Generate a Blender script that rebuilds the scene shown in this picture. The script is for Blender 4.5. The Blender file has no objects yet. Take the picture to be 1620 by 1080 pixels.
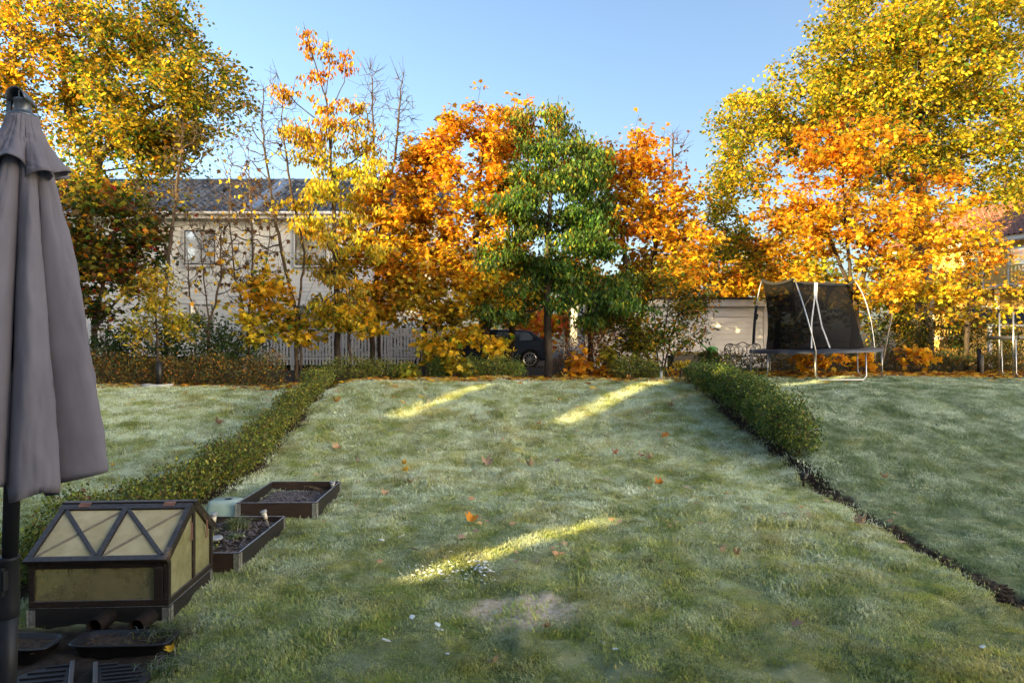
import bpy, math, random
import numpy as np
from mathutils import Vector, Matrix, noise as mnoise

# ------------------------------------------------------------------ camera, sky, sun, exposure
scene = bpy.context.scene
CAM_Z = 2.45
FPX = 1080.0
cam_data = bpy.data.cameras.new('camera')
cam_data.sensor_width = 36.0
cam_data.lens = 24.0
cam_data.clip_start = 0.05
cam_data.clip_end = 3000.0
cam = bpy.data.objects.new('camera', cam_data)
cam.location = (0, 0, CAM_Z)
cam.rotation_euler = (math.radians(90), 0, 0)
scene.collection.objects.link(cam)
scene.camera = cam

SUN_EL = math.radians(14.5)
SUN_H = Vector((0.82, 0.572, 0)).normalized()          # horizontal travel of the light: from behind left
TAN_E = math.tan(SUN_EL)
SUN_AZ = math.atan2(-SUN_H.x, -SUN_H.y)                 # azimuth of the sun, clockwise from +Y
world = bpy.data.worlds.new('World')
scene.world = world
world.use_nodes = True
wn = world.node_tree
wn.nodes.clear()
wo = wn.nodes.new('ShaderNodeOutputWorld')
wb = wn.nodes.new('ShaderNodeBackground')
ws = wn.nodes.new('ShaderNodeTexSky')
ws.sky_type = 'NISHITA'
ws.sun_disc = False
ws.sun_elevation = SUN_EL
ws.sun_rotation = -SUN_AZ
ws.altitude = 50.0
ws.air_density = 1.0
ws.dust_density = 3.0
ws.ozone_density = 2.0
wb.inputs['Strength'].default_value = 0.095
wn.links.new(ws.outputs[0], wb.inputs[0])
wn.links.new(wb.outputs[0], wo.inputs[0])

sun_data = bpy.data.lights.new('sun', 'SUN')
sun_data.energy = 5.0
sun_data.angle = math.radians(0.5)
sun_data.color = (1.0, 0.75, 0.34)
sun = bpy.data.objects.new('sun', sun_data)
sd = Vector((SUN_H.x * math.cos(SUN_EL), SUN_H.y * math.cos(SUN_EL), -math.sin(SUN_EL)))
sun.rotation_euler = sd.to_track_quat('-Z', 'Y').to_euler()
sun.location = (-30, -20, 30)
scene.collection.objects.link(sun)

scene.view_settings.view_transform = 'Standard'
scene.view_settings.look = 'None'
scene.view_settings.gamma = 1.0
scene.view_settings.exposure = 2.1
scene.cycles.max_bounces = 6
scene.cycles.diffuse_bounces = 2
scene.cycles.glossy_bounces = 2
scene.cycles.transmission_bounces = 4
scene.cycles.transparent_max_bounces = 8

rng = np.random.default_rng(7)
random.seed(7)
COL = scene.collection

# ------------------------------------------------------------------ helpers
ORG = {}


def PX(x, y, Y):
    """photo pixel at depth Y -> world point"""
    return Vector(((x - 810.0) / FPX * Y, Y, CAM_Z - (y - 540.0) / FPX * Y))


def tag(o, label=None, cat=None, group=None, kind=None):
    if label:
        o['label'] = label
    if cat:
        o['category'] = cat
    if group:
        o['group'] = group
    if kind:
        o['kind'] = kind
    return o


def thing(name, label, cat, loc, group=None):
    o = bpy.data.objects.new(name, None)
    o.location = loc
    o.empty_display_size = 0.1
    COL.objects.link(o)
    ORG[o.name] = Vector(loc)
    return tag(o, label, cat, group)


def root_org(parent):
    return ORG[parent.name] if parent is not None else Vector((0, 0, 0))


def mesh_np(name, V, face_sizes, loops, mat, parent=None, cols=None, smooth=False, attrs=None):
    """mesh from numpy arrays in world coordinates"""
    V = np.asarray(V, dtype=np.float32)
    o3 = root_org(parent)
    V = V - np.array(o3, dtype=np.float32)
    me = bpy.data.meshes.new(name)
    me.vertices.add(len(V))
    me.vertices.foreach_set('co', V.ravel())
    loops = np.asarray(loops, dtype=np.int32)
    me.loops.add(len(loops))
    me.loops.foreach_set('vertex_index', loops)
    fs = np.asarray(face_sizes, dtype=np.int32)
    starts = np.concatenate(([0], np.cumsum(fs)[:-1])).astype(np.int32)
    me.polygons.add(len(fs))
    me.polygons.foreach_set('loop_start', starts)
    me.polygons.foreach_set('loop_total', fs)
    if smooth:
        me.polygons.foreach_set('use_smooth', np.ones(len(fs), dtype=bool))
    me.update(calc_edges=True)
    if cols is not None:
        a = me.attributes.new('Col', 'FLOAT_COLOR', 'FACE')
        c4 = np.ones((len(fs), 4), dtype=np.float32)
        c4[:, :3] = cols
        a.data.foreach_set('color', c4.ravel())
    if attrs:
        for k, arr in attrs.items():
            a = me.attributes.new(k, 'FLOAT', 'POINT')
            a.data.foreach_set('value', np.asarray(arr, dtype=np.float32))
    if mat:
        me.materials.append(mat)
    o = bpy.data.objects.new(name, me)
    COL.objects.link(o)
    if parent is not None:
        o.parent = parent
    ORG[o.name] = Vector(o3) if parent is not None else Vector((0, 0, 0))
    return o


class MB:
    """collects simple shapes; build() links them as one mesh object"""

    def __init__(self, M=None):
        self.v = []
        self.f = []
        self.M = M

    def add(self, vs, fs):
        b = len(self.v)
        if self.M is not None:
            vs = [self.M @ Vector(p) for p in vs]
        self.v += [tuple(p) for p in vs]
        self.f += [tuple(i + b for i in f) for f in fs]
        return self

    def box(self, a, b):
        x0, y0, z0 = a
        x1, y1, z1 = b
        return self.add([(x0, y0, z0), (x1, y0, z0), (x1, y1, z0), (x0, y1, z0),
                         (x0, y0, z1), (x1, y0, z1), (x1, y1, z1), (x0, y1, z1)],
                        [(0, 3, 2, 1), (4, 5, 6, 7), (0, 1, 5, 4), (1, 2, 6, 5), (2, 3, 7, 6), (3, 0, 4, 7)])

    def bar(self, p0, p1, w, h, up=(0, 0, 1)):
        p0 = Vector(p0)
        p1 = Vector(p1)
        d = (p1 - p0).normalized()
        up = Vector(up)
        s = d.cross(up)
        if s.length < 1e-4:
            s = d.cross(Vector((0, 1, 0)))
        s.normalize()
        u = s.cross(d).normalized()
        s = s * (w / 2)
        u = u * (h / 2)
        vs = []
        for p in (p0, p1):
            vs += [p - s - u, p + s - u, p + s + u, p - s + u]
        return self.add(vs, [(0, 1, 2, 3), (4, 7, 6, 5), (0, 4, 5, 1), (1, 5, 6, 2), (2, 6, 7, 3), (3, 7, 4, 0)])

    def tube(self, pts, r, n=8, cap=True):
        pts = [Vector(p) for p in pts]
        m = len(pts)
        rs = r if isinstance(r, (list, tuple)) else [r] * m
        vs = []
        prev = None
        for i, p in enumerate(pts):
            d = (pts[min(i + 1, m - 1)] - pts[max(i - 1, 0)])
            if d.length < 1e-9:
                d = Vector((0, 0, 1))
            d.normalize()
            if prev is None:
                a = d.cross(Vector((0, 0, 1)))
                if a.length < 1e-3:
                    a = d.cross(Vector((1, 0, 0)))
            else:
                a = prev - d * prev.dot(d)
            a.normalize()
            prev = a
            b = d.cross(a)
            for k in range(n):
                t = 2 * math.pi * k / n
                vs.append(p + (a * math.cos(t) + b * math.sin(t)) * rs[i])
        fs = []
        for i in range(m - 1):
            for k in range(n):
                k2 = (k + 1) % n
                fs.append((i * n + k, i * n + k2, (i + 1) * n + k2, (i + 1) * n + k))
        if cap:
            fs.append(tuple(range(n - 1, -1, -1)))
            fs.append(tuple((m - 1) * n + k for k in range(n)))
        return self.add(vs, fs)

    def lathe(self, c, prof, n=20, axis=None):
        """prof: list of (r, z) about centre c; axis optional matrix"""
        c = Vector(c)
        vs = []
        for (r, z) in prof:
            for k in range(n):
                t = 2 * math.pi * k / n
                p = Vector((r * math.cos(t), r * math.sin(t), z))
                if axis is not None:
                    p = axis @ p
                vs.append(c + p)
        fs = []
        for i in range(len(prof) - 1):
            for k in range(n):
                k2 = (k + 1) % n
                fs.append((i * n + k, i * n + k2, (i + 1) * n + k2, (i + 1) * n + k))
        fs.append(tuple(range(n - 1, -1, -1)))
        fs.append(tuple((len(prof) - 1) * n + k for k in range(n)))
        return self.add(vs, fs)

    def prism(self, poly, ext):
        n = len(poly)
        ext = Vector(ext)
        vs = [Vector(p) for p in poly] + [Vector(p) + ext for p in poly]
        fs = [tuple(range(n - 1, -1, -1)), tuple(range(n, 2 * n))]
        for i in range(n):
            j = (i + 1) % n
            fs.append((i, j, n + j, n + i))
        return self.add(vs, fs)

    def build(self, name, mat, parent=None, smooth=False, bevel=0.0, kind=None):
        o3 = root_org(parent)
        me = bpy.data.meshes.new(name)
        me.from_pydata([(p[0] - o3.x, p[1] - o3.y, p[2] - o3.z) for p in self.v], [], self.f)
        me.materials.append(mat)
        if smooth:
            for p in me.polygons:
                p.use_smooth = True
        me.update()
        o = bpy.data.objects.new(name, me)
        COL.objects.link(o)
        if parent is not None:
            o.parent = parent
        ORG[o.name] = Vector(o3)
        if bevel > 0:
            m = o.modifiers.new('bevel', 'BEVEL')
            m.width = bevel
            m.segments = 2
            m.limit_method = 'ANGLE'
        if kind:
            o['kind'] = kind
        return o


def inst(name, me, loc, parent, rot=None, scale=None):
    """copy of a shared mesh placed at world loc under parent"""
    o = bpy.data.objects.new(name, me)
    o3 = root_org(parent)
    o.location = Vector(loc) - o3
    if rot is not None:
        o.rotation_euler = rot
    if scale is not None:
        o.scale = scale
    COL.objects.link(o)
    o.parent = parent
    ORG[o.name] = Vector(o3)
    return o


# ------------------------------------------------------------------ materials
class NT:
    def __init__(self, name):
        self.m = bpy.data.materials.new(name)
        self.m.use_nodes = True
        self.t = self.m.node_tree
        self.t.nodes.clear()
        self.out = self.t.nodes.new('ShaderNodeOutputMaterial')

    def n(self, typ, props=None, **ins):
        nd = self.t.nodes.new('ShaderNode' + typ)
        for k, v in (props or {}).items():
            setattr(nd, k, v)
        for k, v in ins.items():
            self.set(nd, k.replace('_', ' '), v)
        return nd

    def set(self, nd, key, v):
        s = nd.inputs[int(key)] if key.isdigit() else nd.inputs[key]
        if isinstance(v, bpy.types.NodeSocket):
            self.t.links.new(v, s)
        elif isinstance(v, bpy.types.Node):
            self.t.links.new(v.outputs[0], s)
        else:
            if isinstance(v, (tuple, list)) and len(v) == 3 and s.type == 'RGBA':
                v = (*v, 1.0)
            s.default_value = v

    def noise(self, scale, detail=4.0, rough=0.55, vec=None, out=0):
        nd = self.n('TexNoise')
        nd.inputs['Scale'].default_value = scale
        nd.inputs['Detail'].default_value = detail
        nd.inputs['Roughness'].default_value = rough
        if vec is not None:
            self.t.links.new(vec, nd.inputs['Vector'])
        return nd.outputs[out]

    def ramp(self, fac, stops):
        nd = self.t.nodes.new('ShaderNodeValToRGB')
        cr = nd.color_ramp
        while len(cr.elements) < len(stops):
            cr.elements.new(0.5)
        for e, (p, c) in zip(cr.elements, stops):
            e.position = p
            if not isinstance(c, (tuple, list)):
                c = (c, c, c)
            e.color = (*c, 1.0)
        self.t.links.new(fac, nd.inputs[0])
        return nd.outputs[0]

    def mix(self, fac, a, b, blend='MIX'):
        nd = self.t.nodes.new('ShaderNodeMix')
        nd.data_type = 'RGBA'
        nd.blend_type = blend
        for idx, v in ((0, fac), (6, a), (7, b)):
            s = nd.inputs[idx]
            if isinstance(v, bpy.types.NodeSocket):
                self.t.links.new(v, s)
            else:
                if isinstance(v, (tuple, list)) and len(v) == 3:
                    v = (*v, 1.0)
                s.default_value = v
        return nd.outputs[2]

    def math(self, op, a, b=0.0, clamp=False):
        nd = self.t.nodes.new('ShaderNodeMath')
        nd.operation = op
        nd.use_clamp = clamp
        for i, v in ((0, a), (1, b)):
            if isinstance(v, bpy.types.NodeSocket):
                self.t.links.new(v, nd.inputs[i])
            else:
                nd.inputs[i].default_value = v
        return nd.outputs[0]

    def pos(self):
        return self.n('NewGeometry').outputs['Position']

    def obj(self):
        return self.n('TexCoord').outputs['Object']

    def bump(self, h, strength=0.3, dist=0.02):
        nd = self.n('Bump')
        nd.inputs['Strength'].default_value = strength
        nd.inputs['Distance'].default_value = dist
        self.t.links.new(h, nd.inputs['Height'])
        return nd.outputs[0]

    def pbsdf(self, color, rough=0.6, metal=0.0, spec=0.5, normal=None):
        nd = self.n('BsdfPrincipled')
        self.set(nd, 'Base Color', color)
        self.set(nd, 'Roughness', rough)
        self.set(nd, 'Metallic', metal)
        self.set(nd, 'Specular IOR Level', spec)
        if normal is not None:
            self.t.links.new(normal, nd.inputs['Normal'])
        return nd.outputs[0]

    def end(self, sh):
        self.t.links.new(sh, self.out.inputs['Surface'])
        return self.m


def simple(name, c, rough=0.6, metal=0.0, var=0.25, scale=8.0, spec=0.5, bump=0.0, bscale=60.0, objspace=True):
    t = NT(name)
    vec = t.obj() if objspace else t.pos()
    nz = t.noise(scale, 5.0, 0.6, vec)
    dark = tuple(x * (1 - var) for x in c)
    lite = tuple(min(1, x * (1 + var)) for x in c)
    col = t.ramp(nz, [(0.3, dark), (0.7, lite)])
    nrm = t.bump(t.noise(bscale, 3.0, 0.6, vec), bump, 0.01) if bump > 0 else None
    return t.end(t.pbsdf(col, rough, metal, spec, nrm))


def mat_leaf(name, trans=0.5, rough=0.55, frost=0.0):
    t = NT(name)
    at = t.n('Attribute', {'attribute_name': 'Col'})
    col = at.outputs['Color']
    nz = t.noise(35.0, 2.0, 0.6, t.pos())
    col = t.mix(0.35, col, t.mix(1.0, col, t.ramp(nz, [(0.3, 0.55), (0.7, 1.25)]), 'MULTIPLY'))
    if frost > 0:
        fz = t.noise(9.0, 3.0, 0.6, t.pos())
        col = t.mix(t.math('MULTIPLY', fz, frost, True), col, (0.5, 0.55, 0.5))
    a = t.pbsdf(col, rough, 0.0, 0.35)
    tr = t.n('BsdfTranslucent', Color=t.mix(1.0, col, (1.35, 1.25, 0.85), 'MULTIPLY'))
    mx = t.n('MixShader')
    mx.inputs[0].default_value = trans
    t.t.links.new(a, mx.inputs[1])
    t.t.links.new(tr.outputs[0], mx.inputs[2])
    return t.end(mx.outputs[0])


def mat_bark(name, c, c2):
    t = NT(name)
    p = t.pos()
    mp = t.n('Mapping')
    mp.inputs['Scale'].default_value = (9, 9, 2.2)
    t.t.links.new(p, mp.inputs['Vector'])
    nz = t.noise(2.5, 6.0, 0.65, mp.outputs[0])
    col = t.ramp(nz, [(0.3, c), (0.7, c2)])
    return t.end(t.pbsdf(col, 0.85, 0, 0.25, t.bump(nz, 0.8, 0.03)))


def mat_wood(name, c, c2, rough=0.7, frost=0.0, stretch=(2, 30, 30), worn=None):
    t = NT(name)
    mp = t.n('Mapping')
    mp.inputs['Scale'].default_value = stretch
    t.t.links.new(t.obj(), mp.inputs['Vector'])
    nz = t.noise(2.0, 6.0, 0.65, mp.outputs[0])
    col = t.ramp(nz, [(0.3, c), (0.72, c2)])
    if worn is not None:
        w = t.ramp(t.noise(6.0, 6.0, 0.7, t.obj()), [(0.60, 0.0), (0.74, 0.8)])
        col = t.mix(w, col, worn)
    if frost > 0:
        nrm = t.n('NewGeometry').outputs['Normal']
        sx = t.n('SeparateXYZ')
        t.t.links.new(nrm, sx.inputs[0])
        up = t.math('MULTIPLY', t.ramp(sx.outputs[2], [(0.75, 0.0), (0.98, 1.0)]), t.ramp(t.noise(30.0, 4.0, 0.7, t.obj()), [(0.35, 0.25), (0.65, 1.0)]))
        col = t.mix(t.math('MULTIPLY', up, frost, True), col, (0.55, 0.60, 0.66))
    return t.end(t.pbsdf(col, rough, 0, 0.4, t.bump(nz, 0.35, 0.01)))


def mat_grass():
    t = NT('frosted grass blades')
    p = t.pos()
    sp = t.n('SeparateXYZ')
    t.t.links.new(p, sp.inputs[0])
    n1 = t.noise(0.9, 4.0, 0.6, p)
    n2 = t.noise(4.5, 3.0, 0.6, p)
    n3 = t.noise(0.35, 3.0, 0.5, p)
    green = t.mix(t.ramp(n2, [(0.3, 0.0), (0.7, 1.0)]), (0.17, 0.27, 0.034), (0.40, 0.44, 0.085))
    straw = (0.58, 0.46, 0.14)
    base = t.mix(t.ramp(n1, [(0.50, 0.0), (0.74, 0.75)]), green, straw)
    tip = t.n('Attribute', {'attribute_name': 'tip'}).outputs['Fac']
    rnd = t.n('Attribute', {'attribute_name': 'rnd'}).outputs['Fac']
    base = t.mix(t.ramp(rnd, [(0.84, 0.0), (0.96, 0.65)]), base, straw)
    orn = t.n('ObjectInfo').outputs['Random']
    base = t.mix(1.0, base, t.ramp(orn, [(0.0, 0.68), (0.5, 1.0), (1.0, 1.3)]), 'MULTIPLY')
    lot = t.n('MapRange')
    lot.inputs['From Min'].default_value = 4.55
    lot.inputs['From Max'].default_value = 4.85
    t.t.links.new(sp.outputs[0], lot.inputs['Value'])
    base = t.mix(t.math('MULTIPLY', lot.outputs[0], 0.75), base, (0.10, 0.19, 0.085))
    yfac = t.n('MapRange')
    yfac.inputs['From Min'].default_value = 4.5
    yfac.inputs['From Max'].default_value = 10.0
    yfac.inputs['To Min'].default_value = 0.42
    yfac.inputs['To Max'].default_value = 1.6
    t.t.links.new(sp.outputs[1], yfac.inputs['Value'])
    fr = t.math('MULTIPLY', t.ramp(n3, [(0.3, 0.6), (0.65, 1.0)]), yfac.outputs[0])
    fr = t.math('MULTIPLY', fr, t.ramp(t.noise(2.2, 4.0, 0.65, p), [(0.38, 0.22), (0.62, 1.15)]))
    fr = t.math('MULTIPLY', fr, t.ramp(orn, [(0.0, 1.25), (0.45, 0.9), (1.0, 0.35)]))
    fr = t.math('MULTIPLY', fr, t.math('SUBTRACT', 1.0, t.math('MULTIPLY', lot.outputs[0], 0.35)))
    fr = t.math('MULTIPLY', fr, t.ramp(tip, [(0.0, 0.25), (0.8, 1.0)]), True)
    col = t.mix(fr, base, (0.74, 0.83, 0.65))
    a = t.pbsdf(col, 0.65, 0, 0.3)
    tr = t.n('BsdfTranslucent', Color=col)
    mx = t.n('MixShader')
    mx.inputs[0].default_value = 0.4
    t.t.links.new(a, mx.inputs[1])
    t.t.links.new(tr.outputs[0], mx.inputs[2])
    return t.end(mx.outputs[0])


def mat_ground():
    t = NT('turf and soil')
    p = t.pos()
    sp = t.n('SeparateXYZ')
    t.t.links.new(p, sp.inputs[0])
    n1 = t.noise(1.1, 5.0, 0.6, p)
    n2 = t.noise(14.0, 5.0, 0.7, p)
    turf = t.ramp(n2, [(0.3, (0.06, 0.085, 0.02)), (0.55, (0.16, 0.18, 0.06)), (0.75, (0.34, 0.33, 0.17))])
    turf = t.mix(t.ramp(n1, [(0.4, 0.0), (0.7, 0.6)]), turf, (0.34, 0.36, 0.22))
    soil = t.ramp(n2, [(0.3, (0.012, 0.009, 0.007)), (0.7, (0.06, 0.042, 0.028))])
    edge = t.math('ADD', sp.outputs[1], t.math('MULTIPLY', t.math('SUBTRACT', n1, 0.5), 1.6))
    m = t.n('MapRange')
    m.inputs['From Min'].default_value = 18.0
    m.inputs['From Max'].default_value = 18.7
    t.t.links.new(edge, m.inputs['Value'])
    soilm = t.n('Attribute', {'attribute_name': 'soil'}).outputs['Fac']
    f = t.math('MAXIMUM', m.outputs[0], soilm, True)
    col = t.mix(f, turf, soil)
    dry = t.n('Attribute', {'attribute_name': 'dry'}).outputs['Fac']
    col = t.mix(dry, col, t.ramp(t.noise(22.0, 5.0, 0.75, p), [(0.3, (0.26, 0.19, 0.12)), (0.5, (0.52, 0.42, 0.29)), (0.7, (0.68, 0.63, 0.55))]))
    return t.end(t.pbsdf(col, 0.95, 0, 0.2, t.bump(n2, 0.6, 0.03)))


def mat_pane(name='fogged polycarbonate', t0=0.34, t1=0.20, ca=(0.80, 0.70, 0.42), cb=(0.95, 0.87, 0.60)):
    t = NT(name)
    nz = t.noise(5.0, 5.0, 0.65, t.obj())
    col = t.ramp(nz, [(0.3, ca), (0.7, cb)])
    tr = t.n('BsdfTranslucent', Color=col)
    tp = t.n('BsdfTransparent', Color=(0.9, 0.88, 0.68))
    a = t.pbsdf(col, 0.22, 0, 0.6)
    m1 = t.n('MixShader')
    m1.inputs[0].default_value = 0.5
    t.t.links.new(a, m1.inputs[1])
    t.t.links.new(tr.outputs[0], m1.inputs[2])
    m2 = t.n('MixShader')
    t.t.links.new(t.ramp(nz, [(0.35, t0), (0.7, t1)]), m2.inputs[0])
    t.t.links.new(m1.outputs[0], m2.inputs[1])
    t.t.links.new(tp.outputs[0], m2.inputs[2])
    return t.end(m2.outputs[0])


def mat_glass(name, tint=(0.22, 0.27, 0.32), refl=0.6):
    t = NT(name)
    g = t.n('BsdfGlossy')
    g.inputs['Roughness'].default_value = 0.04
    g.inputs['Color'].default_value = (0.95, 0.97, 1, 1)
    g2 = t.bump(t.noise(1.3, 2.0, 0.5, t.obj()), 0.012, 0.05)
    t.t.links.new(g2, g.inputs['Normal'])
    d = t.pbsdf(tint, 0.2)
    mx = t.n('MixShader')
    mx.inputs[0].default_value = refl
    t.t.links.new(d, mx.inputs[1])
    t.t.links.new(g.outputs[0], mx.inputs[2])
    return t.end(mx.outputs[0])


def mat_net():
    t = NT('black safety net')
    d = t.pbsdf((0.008, 0.008, 0.009), 0.9, 0, 0.08)
    tp = t.n('BsdfTransparent', Color=(1, 1, 1))
    mx = t.n('MixShader')
    nz = t.noise(3.0, 3.0, 0.6, t.obj())
    t.t.links.new(t.ramp(nz, [(0.3, 0.30), (0.7, 0.16)]), mx.inputs[0])
    t.t.links.new(d, mx.inputs[1])
    t.t.links.new(tp.outputs[0], mx.inputs[2])
    return t.end(mx.outputs[0])


def mat_tile(name, c, c2, frost):
    t = NT(name)
    p = t.pos()
    rnd = t.n('ObjectInfo').outputs['Random']
    nz = t.noise(2.2, 4.0, 0.65, p)
    col = t.mix(rnd, c, c2)
    if frost > 0:
        col = t.mix(t.math('MULTIPLY', t.ramp(nz, [(0.42, 0.0), (0.6, 1.0)]), frost), col, (0.62, 0.68, 0.76))
    return t.end(t.pbsdf(col, t.ramp(nz, [(0.3, 0.16), (0.7, 0.34)]), 0, 0.8))


def mat_fabric():
    t = NT('taupe parasol cloth')
    o = t.obj()
    nz = t.noise(3.0, 5.0, 0.6, o)
    fine = t.noise(260.0, 2.0, 0.6, o)
    col = t.ramp(nz, [(0.3, (0.205, 0.182, 0.198)), (0.7, (0.26, 0.234, 0.252))])
    w = t.n('TexWave', {'wave_type': 'BANDS', 'bands_direction': 'DIAGONAL'})
    w.inputs['Scale'].default_value = 2.6
    w.inputs['Distortion'].default_value = 9.0
    w.inputs['Detail'].default_value = 3.0
    h = t.math('ADD', t.math('MULTIPLY', w.outputs['Fac'], 0.6), t.math('MULTIPLY', fine, 0.12))
    return t.end(t.pbsdf(col, 0.75, 0, 0.25, t.bump(h, 0.25, 0.012)))


M = dict(
    grass=mat_grass(), ground=mat_ground(), pane=mat_pane(), pane_gable=mat_pane('green tinged pane', 0.50, 0.32, (0.50, 0.50, 0.29), (0.66, 0.64, 0.42)), pane_clear=mat_pane('darker clear pane', 0.64, 0.52, (0.44, 0.42, 0.25), (0.56, 0.53, 0.33)), net=mat_net(), fabric=mat_fabric(),  # front pane: a darker, clearer mix of the pane colour
    leaf=mat_leaf('autumn leaf', 0.55), hedge_leaf=mat_leaf('hedge leaf', 0.35, 0.5, 0.06), litter=mat_leaf('dry fallen leaf', 0.15, 0.8),
    frost_leaf=mat_leaf('frosted fallen leaf', 0.15, 0.8, 0.5),
    bark=mat_bark('dark bark', (0.018, 0.013, 0.010), (0.085, 0.065, 0.05)),
    oakbark=mat_bark('oak bark', (0.035, 0.028, 0.022), (0.17, 0.14, 0.11)),
    black_wood=mat_wood('black stained collar wood', (0.006, 0.006, 0.006), (0.022, 0.019, 0.018), 0.6, 0.75),
    brown_wood=mat_wood('brown collar wood', (0.016, 0.010, 0.008), (0.042, 0.024, 0.016), 0.65, 0.75),
    frame_wood=mat_wood('cold frame wood', (0.008, 0.006, 0.006), (0.030, 0.021, 0.016), 0.5, 0.22, (3, 30, 30), (0.17, 0.11, 0.06)),
    veiled_brace=mat_wood('brace tone seen through pane', (0.15, 0.12, 0.08), (0.27, 0.22, 0.14), 0.7),
    plank=mat_wood('weathered plank', (0.16, 0.14, 0.11), (0.30, 0.26, 0.2), 0.8, 0.0),
    yellow_plank=mat_wood('yellow plank', (0.34, 0.24, 0.06), (0.5, 0.38, 0.12), 0.7, 0.2),
    cream=simple('cream wall board', (0.85, 0.84, 0.79), 0.6, 0, 0.10, 1.5, 0.35, 0.15, 25.0, False),
    garage=simple('pale garage board', (0.83, 0.82, 0.78), 0.6, 0, 0.08, 1.3, 0.35, 0.15, 25.0, False),
    white=simple('white paint', (0.74, 0.72, 0.68), 0.5, 0, 0.08, 5.0),
    yellow=simple('yellow house board', (0.62, 0.40, 0.12), 0.6, 0, 0.12, 1.2, 0.35, 0.1, 20.0, False),
    tile=mat_tile('frosty slate tile', (0.012, 0.015, 0.022), (0.040, 0.047, 0.062), 0.14),
    redtile=mat_tile('red clay tile', (0.16, 0.06, 0.035), (0.27, 0.11, 0.06), 0.0),
    flash=simple('zinc flashing', (0.40, 0.45, 0.52), 0.35, 0.7, 0.15, 4.0),
    glass=mat_glass('window glass'), carglass=mat_glass('car glass', (0.012, 0.015, 0.02), 0.12),
    galv=simple('galvanised steel', (0.38, 0.40, 0.42), 0.35, 0.85, 0.2, 12.0),
    hinge=simple('zinc hinge', (0.42, 0.42, 0.40), 0.45, 0.8, 0.35, 40.0),
    rust=simple('rusty iron', (0.013, 0.008, 0.006), 0.85, 0.1, 0.6, 9.0, 0.3, 0.4, 40.0),
    copper=simple('rusted hinge', (0.26, 0.13, 0.09), 0.6, 0.3, 0.3, 30.0),
    black=simple('black plastic', (0.009, 0.009, 0.010), 0.5, 0, 0.3, 6.0, 0.5, 0.15, 80.0),
    blackmetal=simple('black iron', (0.020, 0.019, 0.019), 0.5, 0.3, 0.3, 12.0),
    foam=simple('black foam sleeve', (0.013, 0.013, 0.015), 0.85, 0, 0.3, 20.0),
    polemetal=simple('dark grey pole', (0.018, 0.018, 0.021), 0.5, 0.2, 0.25, 9.0),
    greymetal=simple('grey cast metal', (0.16, 0.17, 0.18), 0.35, 0.6, 0.2, 14.0),
    pad=simple('blue black trampoline pad', (0.030, 0.034, 0.045), 0.55, 0, 0.3, 4.0),
    strap=simple('pale grey strap', (0.42, 0.44, 0.48), 0.6, 0, 0.1, 9.0),
    carpaint=simple('blue grey car paint', (0.030, 0.040, 0.065), 0.22, 0.35, 0.06, 3.0, 0.7),
    tyre=simple('tyre rubber', (0.014, 0.014, 0.014), 0.85, 0, 0.2, 20.0),
    rim=simple('alloy rim', (0.36, 0.37, 0.39), 0.3, 0.8, 0.1, 8.0),
    taillight=simple('red lamp glass', (0.30, 0.02, 0.02), 0.2, 0, 0.1, 9.0),
    soil=simple('dark soil', (0.062, 0.045, 0.033), 0.95, 0, 0.6, 25.0, 0.2, 0.9, 60.0),
    mulch=simple('frosted mulch', (0.11, 0.098, 0.10), 0.9, 0, 0.6, 30.0),
    concrete=simple('pale concrete', (0.40, 0.41, 0.40), 0.85, 0, 0.2, 9.0, 0.3, 0.4, 60.0),
    cloche=simple('pale green plastic', (0.33, 0.45, 0.40), 0.35, 0, 0.15, 5.0),
    lampglass=simple('lamp diffuser', (0.58, 0.56, 0.46), 0.3, 0, 0.1, 20.0),
    frostcap=simple('frosted lamp cap', (0.26, 0.28, 0.30), 0.7, 0, 0.35, 40.0),
    ice=simple('ice shard', (0.60, 0.67, 0.69), 0.25, 0, 0.12, 30.0, 0.6),
    red=simple('red paint', (0.42, 0.03, 0.03), 0.35, 0, 0.1, 9.0),
    green=simple('bright green plastic', (0.08, 0.42, 0.06), 0.45, 0, 0.1, 9.0),
    plaster=simple('light blocker render', (0.50, 0.46, 0.40), 0.9, 0, 0.12, 1.0, 0.2, 0.2, 30.0, False),
    twig=mat_bark('twig bark', (0.03, 0.02, 0.014), (0.12, 0.085, 0.055)),
)

# ------------------------------------------------------------------ ground


def sstep(a, b, t):
    t = np.clip((t - a) / (b - a), 0, 1)
    return t * t * (3 - 2 * t)


def value_noise(x, y, scale, seed):
    """smooth 2-d value noise, numpy"""
    r = np.random.default_rng(seed)
    T = r.random((257, 257))
    xs = (x * scale) % 256
    ys = (y * scale) % 256
    xi = np.floor(xs).astype(int)
    yi = np.floor(ys).astype(int)
    fx = xs - xi
    fy = ys - yi
    fx = fx * fx * (3 - 2 * fx)
    fy = fy * fy * (3 - 2 * fy)
    xi %= 256
    yi %= 256
    a = T[yi, xi] * (1 - fx) + T[yi, xi + 1] * fx
    b = T[yi + 1, xi] * (1 - fx) + T[yi + 1, xi + 1] * fx
    return a * (1 - fy) + b * fy - 0.5


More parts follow.
